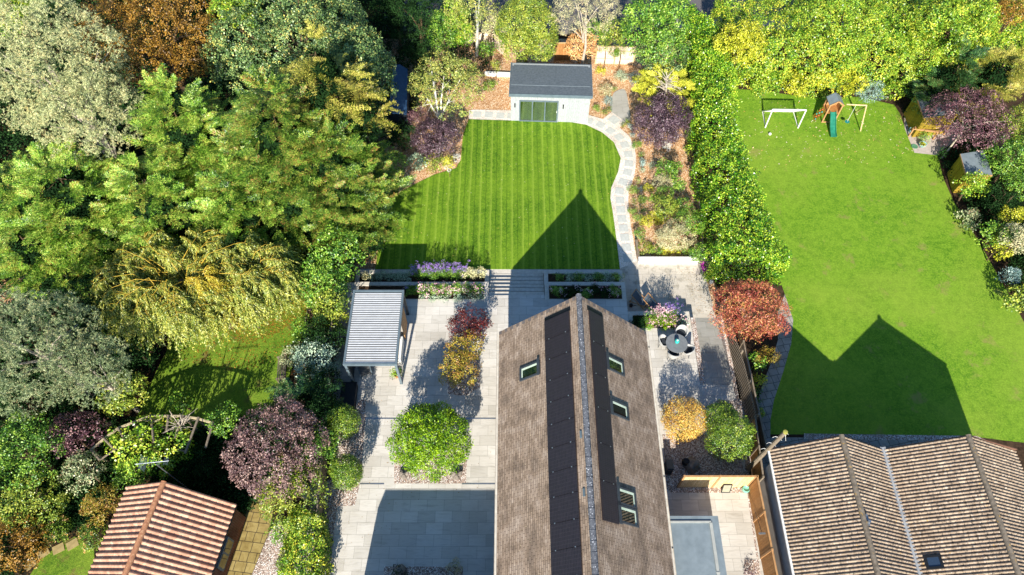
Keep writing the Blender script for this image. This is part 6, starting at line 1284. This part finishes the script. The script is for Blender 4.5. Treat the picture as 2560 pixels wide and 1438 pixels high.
m = MB(); m.box(x0 + W_ - .02, y0 + .05, z0 + 1., x0 + W_ + .02, y0 + D_, z0 + 1.45); m.build('side_board', MT['wood'], root); m = MB(); m.box(x0, y0 + D_ - .02, z0 + 1., x0 + W_, y0 + D_ + .02, z0 + 1.45); m.build('side_board', MT['wood'], root); m = MB(); m.box(x0 - .05, y0 - .03, z0, x0 + W_, y0 + .03, z0 + .08); m.build('ground_beam', MT['woodorange'], root)
m = MB(); m.quad((x0 - .55, y0 + .1, z0), (x0 - .04, y0 + .1, z0 + 1.), (x0 - .04, y0 + D_ - .1, z0 + 1.), (x0 - .55, y0 + D_ - .1, z0)); m.quad((x0 - .55, y0 + D_ - .1, z0 - .02), (x0 - .04, y0 + D_ - .1, z0 + .96), (x0 - .04, y0 + .1, z0 + .96), (x0 - .55, y0 + .1, z0 - .02)); cw = m.build('climbing_wall', MT['olivewood'], root)
for k in range(8):
    t = .12 + .1 * k; m = MB(); q = np.array([x0 - .55 + .51 * t, y0 + .2 + .45 * ((k * .37) % 1), z0 + t + .02]); m.lathe([(.05, 0), (.04, .05), (.01, .06)], q, 8); sub(cw, root, m, 'hold', speck('hold_%d' % (k % 2), ['2f9a94', 'c94f3c'][k % 2], ['3cb0a8', 'd9604c'][k % 2], 5))
m = MB(); rzz = z0 + h; ov = .08
m.add([(x0 - ov, y0 - ov, rzz), (x0 + W_ / 2, y0 - ov, rzz + .4), (x0 + W_ / 2, y0 + D_ + ov, rzz + .4), (x0 - ov, y0 + D_ + ov, rzz), (x0 + W_ + ov, y0 - ov, rzz), (x0 + W_ + ov, y0 + D_ + ov, rzz)], [(0, 1, 2, 3), (1, 4, 5, 2)]); m.add([(x0 - ov, y0 - ov, rzz - .03), (x0 + W_ / 2, y0 - ov, rzz + .37), (x0 + W_ / 2, y0 + D_ + ov, rzz + .37), (x0 - ov, y0 + D_ + ov, rzz - .03), (x0 + W_ + ov, y0 - ov, rzz - .03), (x0 + W_ + ov, y0 + D_ + ov, rzz - .03)], [(3, 2, 1, 0), (2, 5, 4, 1)])
m.build('roof', MT['flat'], root); m = MB(); m.beam((x0 - ov, y0 - ov - .02, rzz - .02), (x0 + W_ / 2, y0 - ov - .02, rzz + .38), .03, .1); m.beam((x0 + W_ + ov, y0 - ov - .02, rzz - .02), (x0 + W_ / 2, y0 - ov - .02, rzz + .38), .03, .1); m.build('gable_trim', MT['woodorange'], root)
m = MB(); sx = P(2081.5, 335, -.35)[0]; yb_ = P(2081.5, 344, -.4)[1]; Ls = y0 - yb_; pr = [(y0 - .02, z0 + 1.05), (y0 - .25 * Ls, z0 + .8), (y0 - .55 * Ls, z0 + .42), (y0 - .82 * Ls, z0 + .2), (yb_, z0 + .14)]
for (ya, za), (yb, zb_) in zip(pr[:-1], pr[1:]):
    m.quad((sx - .22, ya, za), (sx - .22, yb, zb_), (sx + .22, yb, zb_), (sx + .22, ya, za))
    for s in (-.22, .19): m.add([(sx + s, ya, za - .03), (sx + s + .03, ya, za - .03), (sx + s + .03, yb, zb_ - .03), (sx + s, yb, zb_ - .03), (sx + s, ya, za + .12), (sx + s + .03, ya, za + .12), (sx + s + .03, yb, zb_ + .12), (sx + s, yb, zb_ + .12)], [(0, 3, 2, 1), (4, 5, 6, 7), (0, 1, 5, 4), (1, 2, 6, 5), (2, 3, 7, 6), (3, 0, 4, 7)])
m.build('slide', speck('green_plastic', '1f6a52', '2c7d64', 4, .3, .5, 0), root)
bz = z0 + 2.15; be = P(2166.5, 263.7, bz); m = MB(); m.tube([(x0 + W_, be[1] + .1, bz), (be[0], be[1], bz)], .05, 8); m.build('swing_beam', MT['woodpale'], root)
for q in (P(2151, 327.8, z0), P(2139, 282, z0)): m = MB(); m.tube([(be[0], be[1], bz), q], .045, 8); m.build('swing_leg', MT['woodpale'], root)
m = MB(); sc_ = np.array([be[0] - .75, be[1] + .03, z0 + .5]); m.lathe([(0, 0), (.16, 0), (.17, .03), (0, .04)], sc_, 14); m.build('swing_seat', N('teal_seat').fin('1f7a7a', .4), root); m = MB(); m.tube([sc_, (sc_[0], be[1] + .03, bz)], .012, 5); m.build('rope', MT['white'], root)
# ------------------------------------------------------------------ sheds on the right
def shed(label, A4, z0, zt, rise, wm, rm, trim, mono=False):
    root = thing('shed', label, 'shed', (A4[0][0], A4[0][1], z0)); ctr = sum(A4) / 4; ins = [a + (ctr - a) * .05 for a in A4]; m = MB(); m.prism([a[:2] for a in ins], z0, zt - .03); m.build('wall', wm, root)
    m = MB(); 
    if mono: m.add([a + [0, 0, dz] for a, dz in zip(A4, (0, rise, rise, 0))] + [a + [0, 0, dz - .06] for a, dz in zip(A4, (0, rise, rise, 0))], [(0, 1, 2, 3), (4, 7, 6, 5), (0, 4, 5, 1), (1, 5, 6, 2), (2, 6, 7, 3), (3, 7, 4, 0)])
    else:
        r0 = (A4[0] + A4[1]) / 2 + [0, 0, rise]; r1 = (A4[2] + A4[3]) / 2 + [0, 0, rise]; m.add([A4[0], A4[1], A4[2], A4[3], r0, r1], [(0, 4, 5, 3), (4, 1, 2, 5), (0, 1, 4), (3, 5, 2)])
    m.build('roof', rm, root); m = MB(); a, d = A4[0], A4[3]; m.beam(a + [0, 0, -.06], d + [0, 0, -.06], .05, .12); b = A4[1] + ([0, 0, rise] if mono else [0, 0, 0]); m.beam(a + [0, 0, -.06], b + [0, 0, -.06], .05, .12) if mono else None; m.build('fascia', trim, root)
    return root, ins
zt = 1.55; A4 = [P(2311, 295, zt), P(2400, 285, zt), P(2386, 228, zt), P(2288, 232, zt)]
r_, ins = shed('timber shed with dark speckled felt roof, half under the purple tree', A4, -.49, zt, .35, MT['olivewood'], MT['felt'], MT['woodorange'])
zt = 1.45; A4 = [P(2416, 437, zt), P(2479, 441, zt), P(2456, 379, zt), P(2401, 385, zt)]
r_, ins = shed('timber shed with pale grey roof and double doors facing the lawn', A4, -.49, zt, .12, MT['olivewood'], MT['flat'], MT['woodorange'], True)
m = MB(); a, d = ins[0], ins[3]; n_ = unit([-(d - a)[1], (d - a)[0], 0]) * .03
for t0, t1 in ((.15, .49), (.51, .85)): m.beam(a + (d - a) * t0 + n_ + [0, 0, -.98], a + (d - a) * t1 + n_ + [0, 0, -.98], .03, 1.7)
m.build('door', plank_mat('door_boards', 'b3962f', '9c842a', '5c4d18', .1, 1), r_)
root = thing('timber_arbour', 'orange timber bench frame in front of the dark roofed shed', 'bench', P(2310, 325, -.49)); m = MB(); q = [P(2284, 322, .3), P(2312, 300, .3), P(2372, 318, .3), P(2345, 330, .3)]
for a, b in ((0, 1), (0, 3), (3, 2), (1, 2)): m.beam(q[a], q[b], .12, .08)
m.beam(P(2325, 318, .35), P(2335, 300, .35), .1, .06); m.beam(P(2310, 320, .35), P(2322, 300, .35), .1, .06); m.build('seat_frame', MT['woodorange'], root)
for a in q: m = MB(); m.box(a[0] - .05, a[1] - .05, -.48, a[0] + .05, a[1] + .05, .28); m.build('leg', MT['woodorange'], root)
for x, y, r, lab, c_ in [(2277, 331, .24, 'blue green bowl pot by the orange timber frame', '5f8f96'), (2303, 366, .27, 'pale blue bowl pot with a plant on the shed terrace', '7fa8b0')]:
    c = P(x, y, -.48); root = thing('bowl_pot', lab, 'pot', c); m = MB(); m.lathe([(r * .55, 0), (r * .9, .15), (r, .3), (r * .9, .31), (r * .8, .24)], c, 18); m.build('pot', speck('glaze_' + c_, c_, '9fc0c6', 4, .3), root, smooth=True); m = MB(); m.lathe([(0, .24), (r * .82, .245)], c, 14); m.build('soil', MT['soil'], root)
plant('potted_plant', 'yellowish plant in the pale blue bowl pot', 'plant', 2304, 361, 6, -.1, 'fine', 'yell', g='n', K=2, tr=.01, rz=.15)
c = P(2286, 367, -.48); m = MB(); m.lathe([(.2, 0), (.24, .04), (.22, .05), (.05, .03)], c, 16); tag(m.build('plant_saucer', speck('green_dish', '4f7a5c', '5f8a6c', 4, .4)), 'green dish on the terrace left of the pale blue bowl', 'dish')
plant('shrub', 'green shrub growing between the two pots on the shed terrace', 'bush', 2312, 343, 13, -.1, 'small', 'mid', g='n', K=4, tr=.01)
# ------------------------------------------------------------------ fallen leaves
def litter(label, poly, z, n, col, s=1.):
    pg_ = np.array(poly); lo, hi = pg_.min(0), pg_.max(0); q = G.uniform(lo, hi, (n * 3, 2)); ins_ = np.zeros(len(q), bool); m_ = len(pg_)
    for i in range(m_):
        a, b = pg_[i], pg_[(i + 1) % m_]; c_ = ((a[1] > q[:, 1]) != (b[1] > q[:, 1])) & (q[:, 0] < (b[0] - a[0]) * (q[:, 1] - a[1]) / (b[1] - a[1] + 1e-9) + a[0]); ins_ ^= c_
    q = q[ins_][:n]; p_ = np.concatenate([q, np.full((len(q), 1), z)], 1); V = leafquads(p_, rdir(len(q)) * [1, 1, .15], np.tile([0, 0, 1.], (len(q), 1)) + G.normal(size=(len(q), 3)) * .15, G.uniform(.05, .15, len(q)) * s, G.uniform(.04, .11, len(q)) * s)
    tag(leafmesh('fallen_leaves', V, G.uniform(0, 1, len(q)), pal(col)), label, 'leaves', kind='stuff')
litter('pale fallen leaves scattered over the far end of the neighbouring lawn', px([(1850, 240), (2240, 270), (2290, 350), (2300, 400), (1890, 430), (1860, 340)], -.47), -.47, 300, 'fallen', 1.0)
litter('a few pale leaves on the striped lawn', px([(1160, 310), (1520, 340), (1545, 660), (960, 660), (1010, 500)], -.85), -.85, 200, 'fallen', .55)
litter('brown leaf litter on the worn lawn under the willow', px([(560, 830), (600, 770), (690, 700), (770, 720), (765, 780), (700, 830), (620, 860)], -.27), -.27, 3800, 'brown', .55)
litter('thin scatter of brown leaves further out on the worn lawn', px([(420, 900), (520, 820), (690, 700), (780, 760), (720, 900), (600, 930)], -.265), -.265, 1500, 'brown', .7)
litter('a few small dry leaves blown over the pale driveway', px([(900, 1000), (1240, 1000), (1240, 1200), (860, 1400), (850, 1260)], .01), .01, 90, 'brown', .5)
litter('dry leaves along the edge of the low terrace below the laurel hedge', px([(1690, 670), (1750, 670), (1790, 790), (1740, 780), (1715, 700)], -.875), -.875, 260, 'brown', .45)
